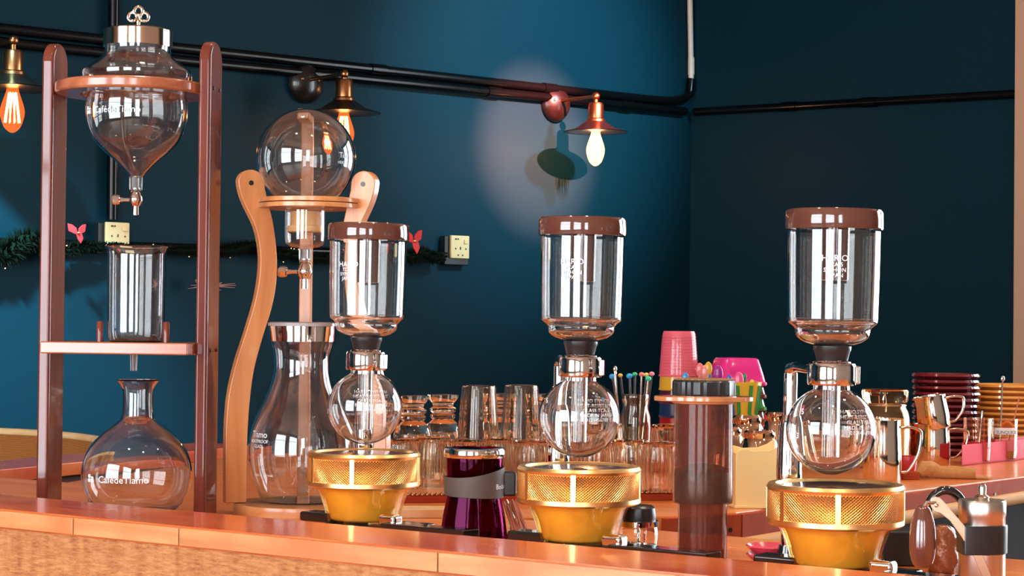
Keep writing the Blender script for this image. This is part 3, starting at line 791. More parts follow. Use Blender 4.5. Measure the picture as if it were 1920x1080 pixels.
# ------------------------------------------------------------------ vacuum siphons
q3 = PX(1561, 640, 2.0, z0=ZC)
S3 = q3.s
def make_siphon():
    t = thing('siphon_brewer', '', 'siphon brewer', (0, 0, 0), (0, math.radians(0.55), 0))
    z = q3.z
    lid = MB().lathe(q3.pr([(431, 85), (431, 90), (428, 91.5), (399, 91), (394, 88), (392.5, 80), (392, 0)]) , 72).build('lid', M_LIDBROWN, t)
    MB().lathe(shell(q3.pr([(430, 27), (525, 26), (526, 22), (526, 0)])[::-1], 0.0015), 40, c=(0.001, 0, 0)).build('lid_sleeve', M_LIDBROWN, lid)
    outer = q3.pr([(690, 16), (676, 16.5), (662, 17), (650, 18.5), (648, 26), (646, 38), (642, 52), (637, 61), (631, 67), (624, 69.5), (617, 70.5), (612, 74.5), (606, 82), (599, 84), (588, 84.3), (500, 86), (434, 86.5)])
    # upper bowl with its long stem open at the bottom
    body = MB().lathe(shell(q3.pr([(856, 16.5), (700, 16.5)])+spline(outer, 4), 0.0021), 160, loop=True).build('upper_bowl', M_GLASS, t)
    m = MB()
    text_into(m, 'HARIO', 0.009, Matrix.Translation((0, 0, z(492))) @ Matrix.Rotation(math.radians(-8), 4, 'Z') @ Matrix.Rotation(0, 4, 'Z'), bend=87.3*S3)
    for i, w in enumerate(('TCA-5', 'SYPHON', 'JAPAN')):
        text_into(m, w, 0.006, Matrix.Translation((0, 0, z(502+10*i))) @ Matrix.Rotation(math.radians(-8), 4, 'Z'), bend=87.2*S3)
    m.build('printed_logo', M_WHITEINK, body, smooth=0)
    MB().lathe(q3.pr([(676, 17.4), (676, 29), (660, 33), (656, 35), (649, 35.5), (648, 20)]), 40, loop=True).build('rubber_stopper', M_RUBBER, t)
    gp = [(0, z(888.5)), (16*S3, z(888))]
    for i in range(3, 29):
        a = -PI/2 + (PI-0.42)*i/28
        gp.append((84*S3*math.cos(a), z(806)+83*S3*math.sin(a)))
    gp += q3.pr([(722, 33.5), (712, 33), (690, 33), (680, 36), (677.5, 34.8)])
    globe = MB().lathe(shell(gp, 0.0019), 160).build('lower_globe', M_GLASS, t)
    m = MB()
    for i, w in enumerate(('HARIO SYPHON', 'HEAT-RESISTANT', 'GLASS TCA-5', 'MADE IN JAPAN', '0123456789')):
        yy = 772+9.5*i
        rr = math.sqrt(max(1, 84.8**2-(yy-8-806)**2))
        text_into(m, w, 0.0058, Matrix.Translation((0, 0, z(yy))) @ Matrix.Rotation(math.radians(32), 4, 'Z'), bend=rr*S3*1.006)
    m.build('printed_scale', M_WHITEINK, globe, smooth=0); m = MB()
    text_into(m, '5', 0.008, Matrix.Translation((0, 0, z(775))) @ Matrix.Rotation(math.radians(-50), 4, 'Z'), bend=80*S3)
    m.build('printed_mark', M_WHITEINK, globe, smooth=0); m = MB()
    text_into(m, '3', 0.008, Matrix.Translation((0, 0, z(820))) @ Matrix.Rotation(math.radians(-55), 4, 'Z'), bend=84.9*S3)
    m.build('printed_mark', M_WHITEINK, globe, smooth=0)
    col = MB().lathe(q3.pr([(722, 37.5), (722, 44), (718, 45.5), (686, 45.5), (681, 43), (681, 37.5)]), 48, loop=True).build('collar', M_CHROME, t)
    MB().box((45*S3, -0.004, z(702)), (0.006, 0.012, 34*S3)).build('collar_clip', M_STEEL, col, bevel=0.0015)
    # stand: bracket, pole, foot
    px_, py_ = -0.032, 0.075
    path = [Vector((-0.020, 0.012, z(690)-0.002)), Vector((-0.028, 0.045, z(690))), Vector((px_, py_-.003, z(690)-0.003)), Vector((px_, py_, z(705))), Vector((px_, py_, 0.02))]
    MB().tube([path[0], path[1], path[2], path[3]], [0.005, 0.006, 0.0068, 0.007], 14).build('bracket', M_CHROME, t)
    MB().tube([path[3], path[4]], 0.0075, 18).build('stand_pole', M_CHROME, t)
    MB().lathe([(0, 0), (0.020, 0), (0.020, 0.006), (0.012, 0.012), (0.0095, 0.024), (0, 0.024)], 28, c=(px_, py_, 0)).build('stand_foot', M_BLACKMET, t)
    MB().lathe(spline([(0.008, 0.085), (0.0125, 0.09), (0.0135, 0.11), (0.012, 0.15), (0.0085, 0.165)], 4), 20, c=(px_, py_, 0)).build('grip', M_CHROME, t)
    return t
# gold glass halogen heater under each siphon
M_AMBER = pm('amber_glass_bowl', (0.98, 0.55, 0.17), rough=0.4, metal=0.0, var=0.4, bscale=38)
M_DARKTOP = pm('smoked_top_glass', (0.13, 0.055, 0.035), rough=0.2, coat=0.4)
h3 = PX(1567, 960, 1.985, z0=ZC)
def make_heater():
    t = thing('halogen_heater', '', 'heater', (0, 0, 0), (0, 0, ANG))
    Sh = h3.s; z = h3.z
    zb, zt = z(976), z(913)
    R = 126*Sh
    # base plate runs along the bar
    MB().prism([(-.03, -.052), (.078, -.052), (.078, .045), (-.03, .045)], 0, 0.012).build('base_plate', M_BLACKMET, t, bevel=0.002)
    MB().prism([(.0785, -.066), (.200, -.066), (.205, -.040), (.0785, -.037)], 0, 0.021).build('control_box', M_BLACKMET, t, bevel=0.0015)
    MB().box((-0.056, -0.012, 0.016), (0.05, 0.03, 0.012)).build('cable_lug', M_BLACKMET, t, bevel=0.003)
    kn = MB().box((0.066, -0.030, 0.020), (0.026, 0.02, 0.016)).build('control_knob', M_CHROME, t, bevel=0.005, bseg=3)
    bowl = spline([(0, 0.0125), (0.030, 0.0125), (0.0425, 0.0135), (0.046, 0.020), (0.0495, 0.033), (0.055, 0.048), (0.060, zb-0.004), (0.0615, zb+0.002)], 5)
    MB().lathe(shell(bowl, 0.0022), 96).build('amber_bowl', thinmat('amber_bowl_glass', (1.0, 0.88, 0.60), 0.3), t)
    MB().lathe([(0, 0.017)]+[(r_-0.0045, z_+0.002) for r_, z_ in bowl if r_ > 0.03]+[(0, zb)], 64).build('frosted_liner', M_AMBER, t)
    MB().lathe([(0.053, zb-0.001), (R-.001, zb-0.004), (R+0.001, zb-0.002), (R+0.001, zb+0.003), (R-0.002, zb+0.004), (0.053, zb+0.003)], 72, loop=True).build('lower_rim', M_GOLD, t)
    MB().lathe([(R-0.005, zt-0.003), (R, zt-0.004), (R+0.0012, zt), (R-0.001, zt+0.0035), (R-0.008, zt+0.0035), (R-0.010, zt)], 72, loop=True).build('upper_rim', M_GOLD, t)
    MB().lathe([(0, zt-0.001), (R-0.009, zt-0.002), (R-0.009, zt+0.001), (R*0.5, zt+0.0032), (0, zt+0.004)], 64).build('top_glass', M_DARKTOP, t)
    mb = MB(); N_ = 120; h = zt-zb-0.006
    for sgn in (1, -1):
        for i in range(N_):
            p = []
            for k in range(7):
                f_ = k/6; a = 2*PI*i/N_ + sgn*f_*0.5
                p.append((R*math.cos(a), R*math.sin(a), zb+0.003+h*f_))
            mb.tube(p, 0.00052, 4)
    o = mb.build('wire_mesh', M_GOLD, t); o['kind'] = 'stuff'
    for a in (-1.1, 0.35, 1.9, 3.5, -2.0):
        MB().box((R, 0, (zb+zt)/2), (0.0022, 0.0055, zt-zb-0.004), Matrix.Rotation(a, 4, 'Z')).build('strap', M_GOLD, t)
    MB().lathe([(0, zb+0.004), (R-0.006, zb+0.004), (R-0.006, zt-0.004), (R-0.012, zt-0.003), (0, zt-0.003)], 48).build('lamp_well', pm('amber_liner', (0.36, 0.13, 0.02), 0.3), t)
    return t
sip = make_siphon(); hea = make_heater()
WORDS = ['first siphon brewer from the left, in front of the bamboo tower', 'middle siphon brewer with brown lid, above the middle gold heater', 'rightmost siphon brewer with brown lid, beside the steel pitchers']
HWORDS = ['gold mesh halogen heater under the leftmost siphon', 'gold mesh halogen heater under the middle siphon, left of the brown press', 'gold mesh halogen heater under the rightmost siphon, beside the hand grinder']
for i, (px, Y, hx, hY) in enumerate(((684, 2.40, 681, 2.385), (1085, 2.205, 1085, 2.19), (1556.5, 2.0, 1566, 1.985))):
    o = sip if i == 0 else copy_tree(sip)
    p = pt(px, 640, Y); o.location = (p.x, Y, ZC); o.rotation_euler = (0, math.radians(0.55), math.radians((-18, -8, 0)[i]))
    tag(o, WORDS[i], group='siphon brewers along the bar')
    o = hea if i == 0 else copy_tree(hea)
    p = pt(hx, 960, hY); o.location = (p.x, hY, ZC)
    tag(o, HWORDS[i], group='gold halogen heaters under the siphons')

# ------------------------------------------------------------------ press, purple grip jug, grinder
M_SMOKE = glassmat('smoked_brown_plastic', (0.62, 0.38, 0.28), 1.35, 0.02)
def smoke2():
    m, N, L, P = newmat('smoky_brown_plastic'); N.remove(P)
    d = N.new('ShaderNodeBsdfPrincipled'); d.inputs['Base Color'].default_value = (0.21, 0.085, 0.058, 1); d.inputs['Roughness'].default_value = 0.12; d.inputs['Coat Weight'].default_value = 0.6
    t = N.new('ShaderNodeBsdfTransparent'); t.inputs[0].default_value = (0.74, 0.55, 0.47, 1)
    x = N.new('ShaderNodeMixShader'); x.inputs[0].default_value = 0.22
    L.new(t.outputs[0], x.inputs[1]); L.new(d.outputs[0], x.inputs[2]); L.new(x.outputs[0], N['Material Output'].inputs['Surface'])
    return m
M_PRESS = smoke2()
a = PX(1318, 880, 2.1, z0=ZC); Sa = a.s
ap = thing('plunger_press', 'smoky brown upside-down plunger coffee press with a black ribbed cap', 'coffee press', a.loc)
MB().lathe(shell(a.pr([(942, 55), (930, 56), (760, 55), (752, 55)]), 0.0016)+[], 144, loop=True).build('chamber', M_PRESS, ap)
MB().lathe(shell([(0, 0)]+a.pr([(1053, 46)])[:0]+[(44*Sa, 0), (46*Sa, 0.002)]+a.pr([(940, 46), (900, 46)]), 0.0016), 144).build('plunger', M_PRESS, ap)
MB().lathe(a.pr([(940, 0), (940, 53), (936, 53.5), (884, 53.5), (878, 50), (872, 30), (868, 0)]), 48).build('rubber_seal', M_RUBBER, ap)
# six-sided flange with two finger wings
fl_ = []
for i in range(48):
    th = 2*PI*i/48
    rr = 66*Sa + 27*Sa*max(0, abs(math.cos(th))-0.72)/0.28
    fl_.append((rr*math.cos(th), rr*math.sin(th)))
M_FLANGE = pm('amber_flange_plastic', (0.46, 0.16, 0.06), 0.2, coat=0.5)
MB().prism(fl_, a.z(752), a.z(743)).build('flange', M_FLANGE, ap, bevel=0.001)
MB().lathe(a.pr([(758, 50), (756, 58), (750, 62), (742, 62), (740, 50)]), 48, loop=True).build('flange_collar', M_FLANGE, ap)
cp = MB().lathe(a.pr([(741, 0), (741, 58), (738, 59), (716, 58.5), (713, 56), (712, 0)]), 60, mod=lambda th, z, r: 1+0.018*(1 if math.sin(th*30) > 0 else -1) if r > 55*Sa else 1).build('ribbed_cap', M_BLACK, ap, smooth=20)
mb = MB()
for i in range(-5, 6):
    w = math.sqrt(54**2-(i*9.5)**2)*Sa
    mb.box((0, i*9.5*Sa, a.z(711)), (2*w, 4*Sa, 0.0012), Matrix.Rotation(0.5, 4, 'Z'))
mb.build('filter_grid', pm('bronze_plastic', (0.42, 0.20, 0.09), 0.35), cp)

p = PX(889, 930, 2.295, z0=ZC); Sp = p.s
M_PURPLE = glassmat('purple_glass', (0.46, 0.10, 0.28), 1.48)
pj = thing('purple_jug', 'purple glass jug with a taupe rubber grip band and steel rim', 'jug', p.loc)
fac = lambda th, z, r: 1+0.012*math.cos(th*14) if z < 0.055 else 1
MB().lathe(shell([(0, 0), (60*Sp, 0), (63*Sp, 0.003)]+p.pr([(1000, 62), (965, 57), (935, 51), (915, 50), (890, 52), (858, 53)]), 0.0024), 84, mod=fac).build('jug_glass', M_PURPLE, pj)
MB().lathe(p.pr([(857, 50), (857, 56.5), (853, 58), (844, 58), (840, 56), (839, 46), (842, 46), (851, 50)]), 56, loop=True).build('steel_rim', M_CHROME, pj)
# band with a raised right end
n = 64; vs = []; fs = []
for i in range(n):
    th = 2*PI*i/n
    dip = 0.5+0.5*math.cos(th-0.15)          # 1 towards +x
    top = p.z(893-19*dip**2); bot = p.z(930+2*math.cos(th))
    for (rr, zz) in ((53.2, bot), (56.5, bot), (56.5, top), (53.2, top)):
        vs.append((rr*Sp*math.cos(th), rr*Sp*math.sin(th), zz))
for i in range(n):
    j = (i+1) % n
    for k in range(4): fs.append((i*4+k, j*4+k, j*4+(k+1) % 4, i*4+(k+1) % 4))
bd = MB().add(vs, fs).build('grip_band', pm('taupe_rubber', (0.075, 0.048, 0.036), 0.6), pj, bevel=0.0008)
MB().box((66*Sp, 0.006, p.z(907)), (26*Sp, 0.016, 46*Sp)).build('handle', M_BLACK, bd, bevel=0.003)
m = MB(); text_into(m, 'Bodum', 0.0085, Matrix.Translation((0, 0, p.z(914))) @ Matrix.Rotation(math.radians(66), 4, 'Z'), bend=56.8*Sp); m.build('printed_logo', M_WHITEINK, bd, smooth=0)

# hand grinder
gq = PX(1841, 1000, 1.80, z0=ZC); Sg = gq.s
gr = thing('hand_grinder', 'steel hand coffee grinder with black band and folded crank, at the right front', 'coffee grinder', gq.loc)
MB().lathe([(0, 0)]+[(42*Sg, 0), (43*Sg, 0.002)]+gq.pr([(1000, 43), (968, 43), (966, 44), (940, 44), (937, 42), (936, 14), (936, 0)]), 48).build('steel_body', pm('satin_steel', (0.70, 0.60, 0.52), rough=0.28, metal=1), gr)
MB().lathe(gq.pr([(936, 12), (932, 14), (928, 9), (927, 7), (912, 7.5), (908, 5), (908, 0)])+[], 20).build('top_nut', M_STEEL, gr)
bo_ = [(46.5*Sg*math.cos(2*PI*i/60), 46.5*Sg*math.sin(2*PI*i/60)) for i in range(60)]
bo_ = [q for q in bo_ if not (-46*Sg < q[0] < 2*Sg and q[1] < 0)]
i0 = max(range(len(bo_)), key=lambda k: (bo_[k][0]-bo_[k-1][0])**2+(bo_[k][1]-bo_[k-1][1])**2)
bo_ = bo_[:i0]+[(-46.5*Sg, -40*Sg), (-43*Sg, -48.6*Sg), (0, -48.6*Sg)]+bo_[i0:]
MB().prism(bo_, gq.z(1036), gq.z(982)).build('silicone_band', M_RUBBER, gr, bevel=0.0012)
def gx(px, py): return (pt(px, py, 1.80).x-gq.loc.x, gq.z(py))
arm = [gx(*q) for q in ((1734, 940), (1736, 932), (1742, 928), (1750, 929), (1757, 935), (1775, 955), (1795, 978), (1812, 1002), (1832, 1036), (1850, 1080), (1856, 1110), (1840, 1110), (1832, 1078), (1815, 1040), (1792, 1002), (1770, 972), (1752, 958), (1742, 956), (1736, 948))]
M_CRANK = pm('tan_crank_metal', (0.62, 0.42, 0.28), rough=0.35, metal=0.6)
cr_ = MB().prism(arm, -47.2*Sg, -44.6*Sg, FRONT).build('crank_arm', M_CRANK, gr, bevel=0.0006, smooth=20)
bx, bz = gx(1745, 944)
MB().ball((bx, -47.5*Sg, bz), 0.0022).build('rivet', M_CHROME, cr_)
kx, kz = gx(1721, 945)
hk = MB().lathe(spline(gq.pr([(1060, 0), (1058, 14), (1040, 22), (1010, 24), (980, 22), (958, 16), (948, 11), (945, 0)]), 4), 28, c=(kx, -43*Sg, 0)).build('wooden_knob', wood('dark_glossy_wood', (0.10, 0.028, 0.016), (0.17, 0.05, 0.028), 'Z', 1, 0.12, 1.0), gr)
MB().tube([(kx, -43*Sg, gq.z(952)), (kx+0.004, -44.5*Sg, gq.z(940)), (bx, -45*Sg, gq.z(940))], 0.0022, 8).build('knob_pin', M_STEEL, gr)

# black ring handle, crumpled bag, black box behind the grinder
b0 = PX(1718, 1020, 2.12, z0=ZC)
tag(MB().box((0, 0, 0.019), (0.083, 0.05, 0.038)).build('black_box', M_BLACK, loc=b0.loc, bevel=0.002), 'low black box behind the wooden grinder knob', 'box')
r0 = PX(1774, 950, 2.16, z0=ZC)
rg = thing('black_tamper_stand', 'black arched loop standing behind the hand grinder', 'stand', r0.loc)
MB().tube([(0.021*math.cos(t_), 0, 0.052+0.026*math.sin(t_)) for t_ in [PI*i/14 for i in range(15)]]+[(-0.021, 0, 0.004)], 0.005, 10).build('loop', M_BLACKMET, rg)
MB().tube([(0.021, 0, 0.052), (0.021, 0, 0.004)], 0.005, 10).build('loop', M_BLACKMET, rg)
MB().box((0, 0, 0.002), (0.062, 0.03, 0.004)).build('foot', M_BLACKMET, rg, bevel=0.001)
cr0 = PX(1768, 1000, 2.05, z0=ZC)
bm_ = MB(); bm_.lathe(spline([(0, 0), (0.013, 0.0), (0.016, 0.012), (0.015, 0.034), (0.011, 0.046), (0.006, 0.050), (0, 0.051)], 4), 30,
         mod=lambda th, z, r: 1+0.08*math.sin(th*5+z*300)+0.05*math.sin(th*9-z*520))
tag(bm_.build('coffee_bag', pm('brown_foil', (0.28, 0.085, 0.035), 0.28, metal=0.3, bump=0.6, bscale=140), loc=cr0.loc), 'small crumpled brown bag between the grinder knob and the crank', 'bag')

# pink saucers
M_PINK = pm('pink_melamine', (0.72, 0.07, 0.12), 0.25, coat=0.4)
s0 = PX(1446, 1040, 2.1, z0=ZC); Ss = s0.s
def saucer(R_, h):
    return MB().lathe(shell(spline([(0, 0), (R_*0.5, 0), (R_*0.56, h*0.12), (R_*0.8, h*0.55), (R_, h)], 4), 0.0018), 48)
for i, (dz, lab) in enumerate(((0.0, 'lower pink saucer of the pair left of the right-hand gold heater'), (0.009, 'upper pink saucer of the pair left of the right-hand gold heater'))):
    tag(saucer(47*Ss, 0.011).build('pink_saucer', M_PINK, loc=s0.loc+Vector((0, 0.004*i, dz))), lab, 'saucer', 'pink saucers on the bar counter')

# small glass pot with a black lid, behind the middle heater
d0 = PX(1196, 1000, 2.235, z0=ZC); Sd = d0.s
dp = thing('small_glass_pot', 'small glass pot with black domed lid and steel clip, right of the middle heater', 'glass pot', d0.loc)
MB().lathe(shell([(0, 0), (32*Sd, 0), (36*Sd, 0.003)]+d0.pr([(1010, 38), (995, 38), (985, 36), (978, 33)]), 0.0018), 48).build('pot_glass', M_GLASSW, dp)
MB().lathe(d0.pr([(986, 36.6), (986, 39), (976, 39), (976, 33.5)]), 48, loop=True).build('steel_ring', M_CHROME, dp)
MB().lathe(d0.pr([(976, 0), (976, 33), (968, 34), (952, 32), (947, 26), (945, 0)]), 40).build('domed_lid', M_BLACK, dp)
MB().tube([(-2*Sd, -40*Sd, d0.z(y_)) for y_ in (980, 1010)]+[(10*Sd, -42*Sd, d0.z(1022)), (10*Sd, -40*Sd, d0.z(990))], 0.0016, 8).build('clip', M_CHROME, dp)

# copper-coloured stir straws lying in a fan against the middle heater
M_STRAW = pm('copper_straw_plastic', (0.62, 0.20, 0.12), 0.12, trans=0.3, coat=1.0)
w0 = pt(985, 1000, 2.33)
for i in range(14):
    top = pt(944+random.uniform(-2, 22)+i*0.6, 941+random.uniform(-5, 7), 2.34+random.uniform(-.012, .012))
    bot = pt(962+i*2.9, 1016, 2.30+random.uniform(-.01, .01)); bot.z = ZC+0.002
    w = MB().tube([Vector((0, 0, 0)), top-bot], 0.0015, 8).build('stir_straw', M_STRAW, loc=bot)
    tag(w, 'thin copper-red stir straw in the fan leaning left of the middle gold heater', 'straw', 'stir straws fanned beside the middle heater')

# ------------------------------------------------------------------ glasses on their wooden rack
ra_, rb_ = gnd(742, 944, ZB), gnd(1262, 938, ZB)
d = rb_-ra_; d.z = 0; LR = d.length; d.normalize(); aR = math.atan2(d.y, d.x)
rk = thing('glass_rack', 'wooden bead-edged rack under the upturned glasses on the back counter', 'rack', ra_, (0, 0, aR))
ZR = 0.014
MB().box((LR/2, 0.17, 0.005), (LR, 0.34, 0.010)).build('board', M_REDFACE, rk, bevel=0.001)
mb = MB()
nb = int(LR/0.0075)
for i in range(nb):
    mb.ball(((i+0.5)*LR/nb, 0.004, 0.0125), 0.0036, seg=8, ring=6)
o = mb.build('bead_edge', M_BRASS, rk); o['kind'] = 'stuff'
MB().box((LR/2, 0.175, 0.012), (LR, 0.33, 0.004)).build('mat', M_COUNTER, rk)
def on_rack(px, Y):
    p = pt(px, 900, Y); return Vector((p.x, Y, ZB+ZR))
G_TALL = 'upturned tall glasses on the rack'
def tall_glass():
    h = 0.160; r0, r1 = 0.0385, 0.0272
    return MB().lathe(shell(spline([(0, h), (r1*0.93, h), (r1, h-0.003)], 1)+[(r1+(r0-r1)*k/8, (h-0.003)*(1-k/8)) for k in range(1, 9)], -0.0026)[::1], 48,
        mod=lambda th, z, r: 1+0.010*math.cos(th*16)).build('tall_glass', M_GLASSW)
def up_shell(prof, t): return shell(prof, t)
def cup(profile, t, mod=None, seg=48):
    """an upturned vessel: outer outline from the open rim (bottom) up to the closed top centre"""
    n = len(profile); inn = []
    for i, (r, z) in enumerate(profile):
        a, b = profile[max(i-1, 0)], profile[min(i+1, n-1)]
        dx, dz = b[0]-a[0], b[1]-a[1]; l = math.hypot(dx, dz) or 1
        nx, nz = -dz/l, dx/l
        if r < 1e-6: nx, nz = 0, -1
        inn.append((max(r+nx*t, 0), z+nz*t))
    return MB().lathe(profile+inn[::-1], seg, mod=mod, loop=True)
fl16 = lambda th, z, r: 1+0.014*math.cos(th*16)
tall_me = cup([(0.0395, 0), (0.0388, 0.006)]+[(0.0386-0.0108*k/44+(0.00035 if k % 2 else -0.00035), 0.008+0.146*k/44) for k in range(45)]+[(0.0270, 0.157), (0.025, 0.158), (0, 0.156)], 0.0028, fl16, 96).mesh('tall_glass')
def place_mesh(name, me, mat, loc, label, cat, group, rot=0.0):
    if not me.materials: me.materials.append(mat)
    o = bpy.data.objects.new(name, me); COL.objects.link(o); o.location = loc; o.rotation_euler = (0, 0, rot)
    return tag(o, label, cat, group)
place_mesh('tall_glass', tall_me, M_GLASSW, on_rack(896, 3.16), 'left of the two tall upturned glasses, above the purple jug', 'glass', G_TALL)
place_mesh('tall_glass', tall_me, M_GLASSW, on_rack(976, 3.21), 'right of the two tall upturned glasses, beside the middle siphon', 'glass', G_TALL)
gob = spline([(0.0335, 0), (0.0345, 0.02), (0.034, 0.06), (0.030, 0.082), (0.022, 0.092), (0.0175, 0.096)], 3)
gob += [(0.0215, 0.100), (0.0215, 0.104), (0.0175, 0.107), (0.0225, 0.111), (0.0225, 0.115), (0.017, 0.118), (0.0185, 0.124), (0.023, 0.129), (0.026, 0.133), (0.0265, 0.138), (0, 0.1385)]
inner = [(0, 0.078), (0.02, 0.074), (0.029, 0.055), (0.0315, 0.02), (0.0312, 0.0)]
gob_me = MB().lathe(gob+inner, 96, loop=True).mesh('goblet')
G_GOB = 'upturned goblets on the rack'
for px, Y, lab in ((773, 3.20, 'upturned ringed-stem goblet nearest the first siphon'), (829, 3.265, 'upturned ringed-stem goblet left of the tall glasses'), (938, 3.34, 'upturned goblet peeking out between the two tall glasses'), (1018, 3.34, 'upturned goblet behind the right-hand tall glass')):
    place_mesh('goblet', gob_me, M_GLASSW, on_rack(px, Y), lab, 'goblet', G_GOB)
dia = lambda th, z, r: 1+0.022*math.cos(th*12+z*160)*math.cos(th*12-z*160)
rib = lambda th, z, r: 1+0.022*math.cos(th*18) if z < 0.066 else 1
mug_prof = [(0.0275, 0), (0.0278, 0.006), (0.0285, 0.012), (0.0292, 0.022), (0.0295, 0.03), (0.0296, 0.038), (0.0295, 0.046), (0.029, 0.054), (0.028, 0.062), (0.027, 0.068), (0.0265, 0.072), (0.0275, 0.0755), (0.0255, 0.078), (0, 0.077)]
mugA = cup(mug_prof, 0.0032, dia, 120).mesh('cut_tumbler'); mugB = cup(mug_prof, 0.0032, rib, 144).mesh('ribbed_tumbler')
G_MUG = 'short upturned tumblers in the front row of the rack'
front = [(752, 'A', 'short cut-glass tumbler between the first heater and its siphon globe'), (812, 'A', 'short cut-glass tumbler left of the purple jug'), (873, 'A', 'short cut-glass tumbler behind the purple jug'), (935, 'A', 'short cut-glass tumbler just right of the purple jug'), (996, 'B', 'short ribbed tumbler behind the middle heater, left side'), (1056, 'B', 'short ribbed tumbler hidden behind the middle siphon stand'), (1118, 'B', 'short ribbed tumbler behind the middle siphon, right side'), (1178, 'B', 'short ribbed tumbler second from the brown press'), (1236, 'B', 'short ribbed tumbler right beside the brown press')]
for i, (px, k, lab) in enumerate(front):
    place_mesh('cut_tumbler' if k == 'A' else 'ribbed_tumbler', mugA if k == 'A' else mugB, M_GLASSW, on_rack(px, 3.02+0.046*(i % 2)), lab, 'glass', G_MUG, i*0.7)
sec = cup([(0.0285, 0), (0.029, 0.03), (0.028, 0.06), (0.0255, 0.088), (0.0262, 0.094), (0.024, 0.097), (0, 0.096)], 0.003, fl16, 128).mesh('rack_tumbler')
for px, Y, lab in ((1072, 3.16, 'taller tumbler in the second row behind the middle siphon globe'), (1137, 3.195, 'taller tumbler in the second row under the coloured stirrers'), (1250, 3.16, 'taller tumbler in the second row left of the brown press')):
    place_mesh('rack_tumbler', sec, M_GLASSW, on_rack(px, Y), lab, 'glass', 'second-row tumblers on the rack')
# jar of coloured stirrers
j = PX(1191, 790, 3.255, z0=ZB+ZR); Sj = j.s
jar = thing('stirrer_jar', 'small glass jar holding the colour-tipped stirrers', 'jar', j.loc)
MB().lathe(shell([(0, 0), (28*Sj, 0), (30*Sj, 0.003)]+j.pr([(800, 30), (780, 29), (765, 24), (752, 24), (749, 26), (742, 26), (739, 25)]), 0.0022), 40).build('jar_glass', M_GLASSW, jar)
tips = [((1148, 706), (0.05, 0.35, 0.75), 5.2, 'bright blue'), ((1163, 704), (0.85, 0.55, 0.06), 4, 'orange-yellow'), ((1180, 705), (0.03, 0.38, 0.75), 5.2, 'sky blue'), ((1190, 702), (0.03, 0.5, 0.25), 4.5, 'teal green'), ((1203, 702), (0.85, 0.22, 0.22), 4.5, 'coral red'), ((1212, 703), (0.85, 0.65, 0.15), 4.5, 'yellow'), ((1215.5, 710), (0.03, 0.6, 0.35), 5, 'mint green'), ((1222, 701), (0.85, 0.25, 0.3), 4.5, 'pink')]
for i, ((px, py), col, r, nm) in enumerate(tips):
    bx_ = j.loc.x + (px-1186)*0.00022; by_ = 3.255+(0.008 if i % 2 else -0.006)
    base = Vector((bx_, by_, ZB+ZR+0.005)); tip = pt(px, py, by_)
    st_ = thing('drink_stirrer', 'dark drink stirrer with a %s tip standing in the small jar' % nm, 'stirrer', base, group='colour-tipped stirrers')
    MB().tube([(0, 0, 0), tip-base], 0.0021, 8).build('stick', pm('dark_stick', (0.05, 0.03, 0.028), 0.25) if i not in (4, 6) else M_STEEL, st_)
    MB().ball(tip-base, r*1.15*Sj, seg=14, ring=8, sc=(1, 1, 0.85)).build('tip', pm('tip_'+nm.replace(' ', '_'), col, 0.35), st_)
bs = Vector((pt(1168, 800, 3.2).x, 3.2, ZB+ZR+0.004)); tp_ = pt(1153, 692, 3.2)
st_ = thing('long_spoon', 'long steel bar spoon sticking up left of the stirrers', 'spoon', bs)
MB().tube([(0, 0, 0), tp_-bs], 0.0022, 8).build('handle', M_CHROME, st_)
MB().ball(tp_-bs, 0.0045, sc=(.8, .6, 1.2)).build('end_knob', M_CHROME, st_)

# ------------------------------------------------------------------ coloured plastic cups, bowls, spoons
def plastic(nm, col, tr=0.25): return pm('plastic_'+nm, col, 0.22, trans=tr, coat=0.5, ior=1.4)
ck = PX(1273, 660, 3.6, z0=ZB); Sk = ck.s
cup_h = 86*Sk
cupm = lambda: cup([(37.5*Sk, 0), (38*Sk, 3*Sk), (36.5*Sk, 4*Sk), (36*Sk, 18*Sk), (33.5*Sk, 50*Sk), (31*Sk, 80*Sk), (29*Sk, 85*Sk), (0, 86*Sk)], 0.0012, seg=48)
colors = [('red', (0.55, 0.02, 0.03)), ('navy', (0.02, 0.05, 0.16)), ('brown', (0.16, 0.04, 0.03)), ('red', (0.55, 0.02, 0.03)), ('navy', (0.02, 0.05, 0.16)), ('plum', (0.12, 0.02, 0.05)), ('yellow', (0.85, 0.52, 0.04)), ('rose_pink', (0.90, 0.16, 0.22))]
cb = cupm().mesh('plastic_cup')
top_z = ck.z(706)
ords = ['lowest', 'second lowest', 'third lowest', 'fourth', 'fifth', 'third highest', 'second highest', 'topmost']
for i, (nm, col) in enumerate(colors):
    dz = top_z*i/(len(colors)-1)
    me = cb.copy(); me.materials.append(plastic(nm, col))
    o = place_mesh('plastic_cup', me, None, ck.loc+Vector((0, 0, dz)), '%s %s plastic cup in the upturned stack behind the brown press' % (ords[i], nm.replace('_', ' ')), 'cup', 'stack of coloured plastic cups')
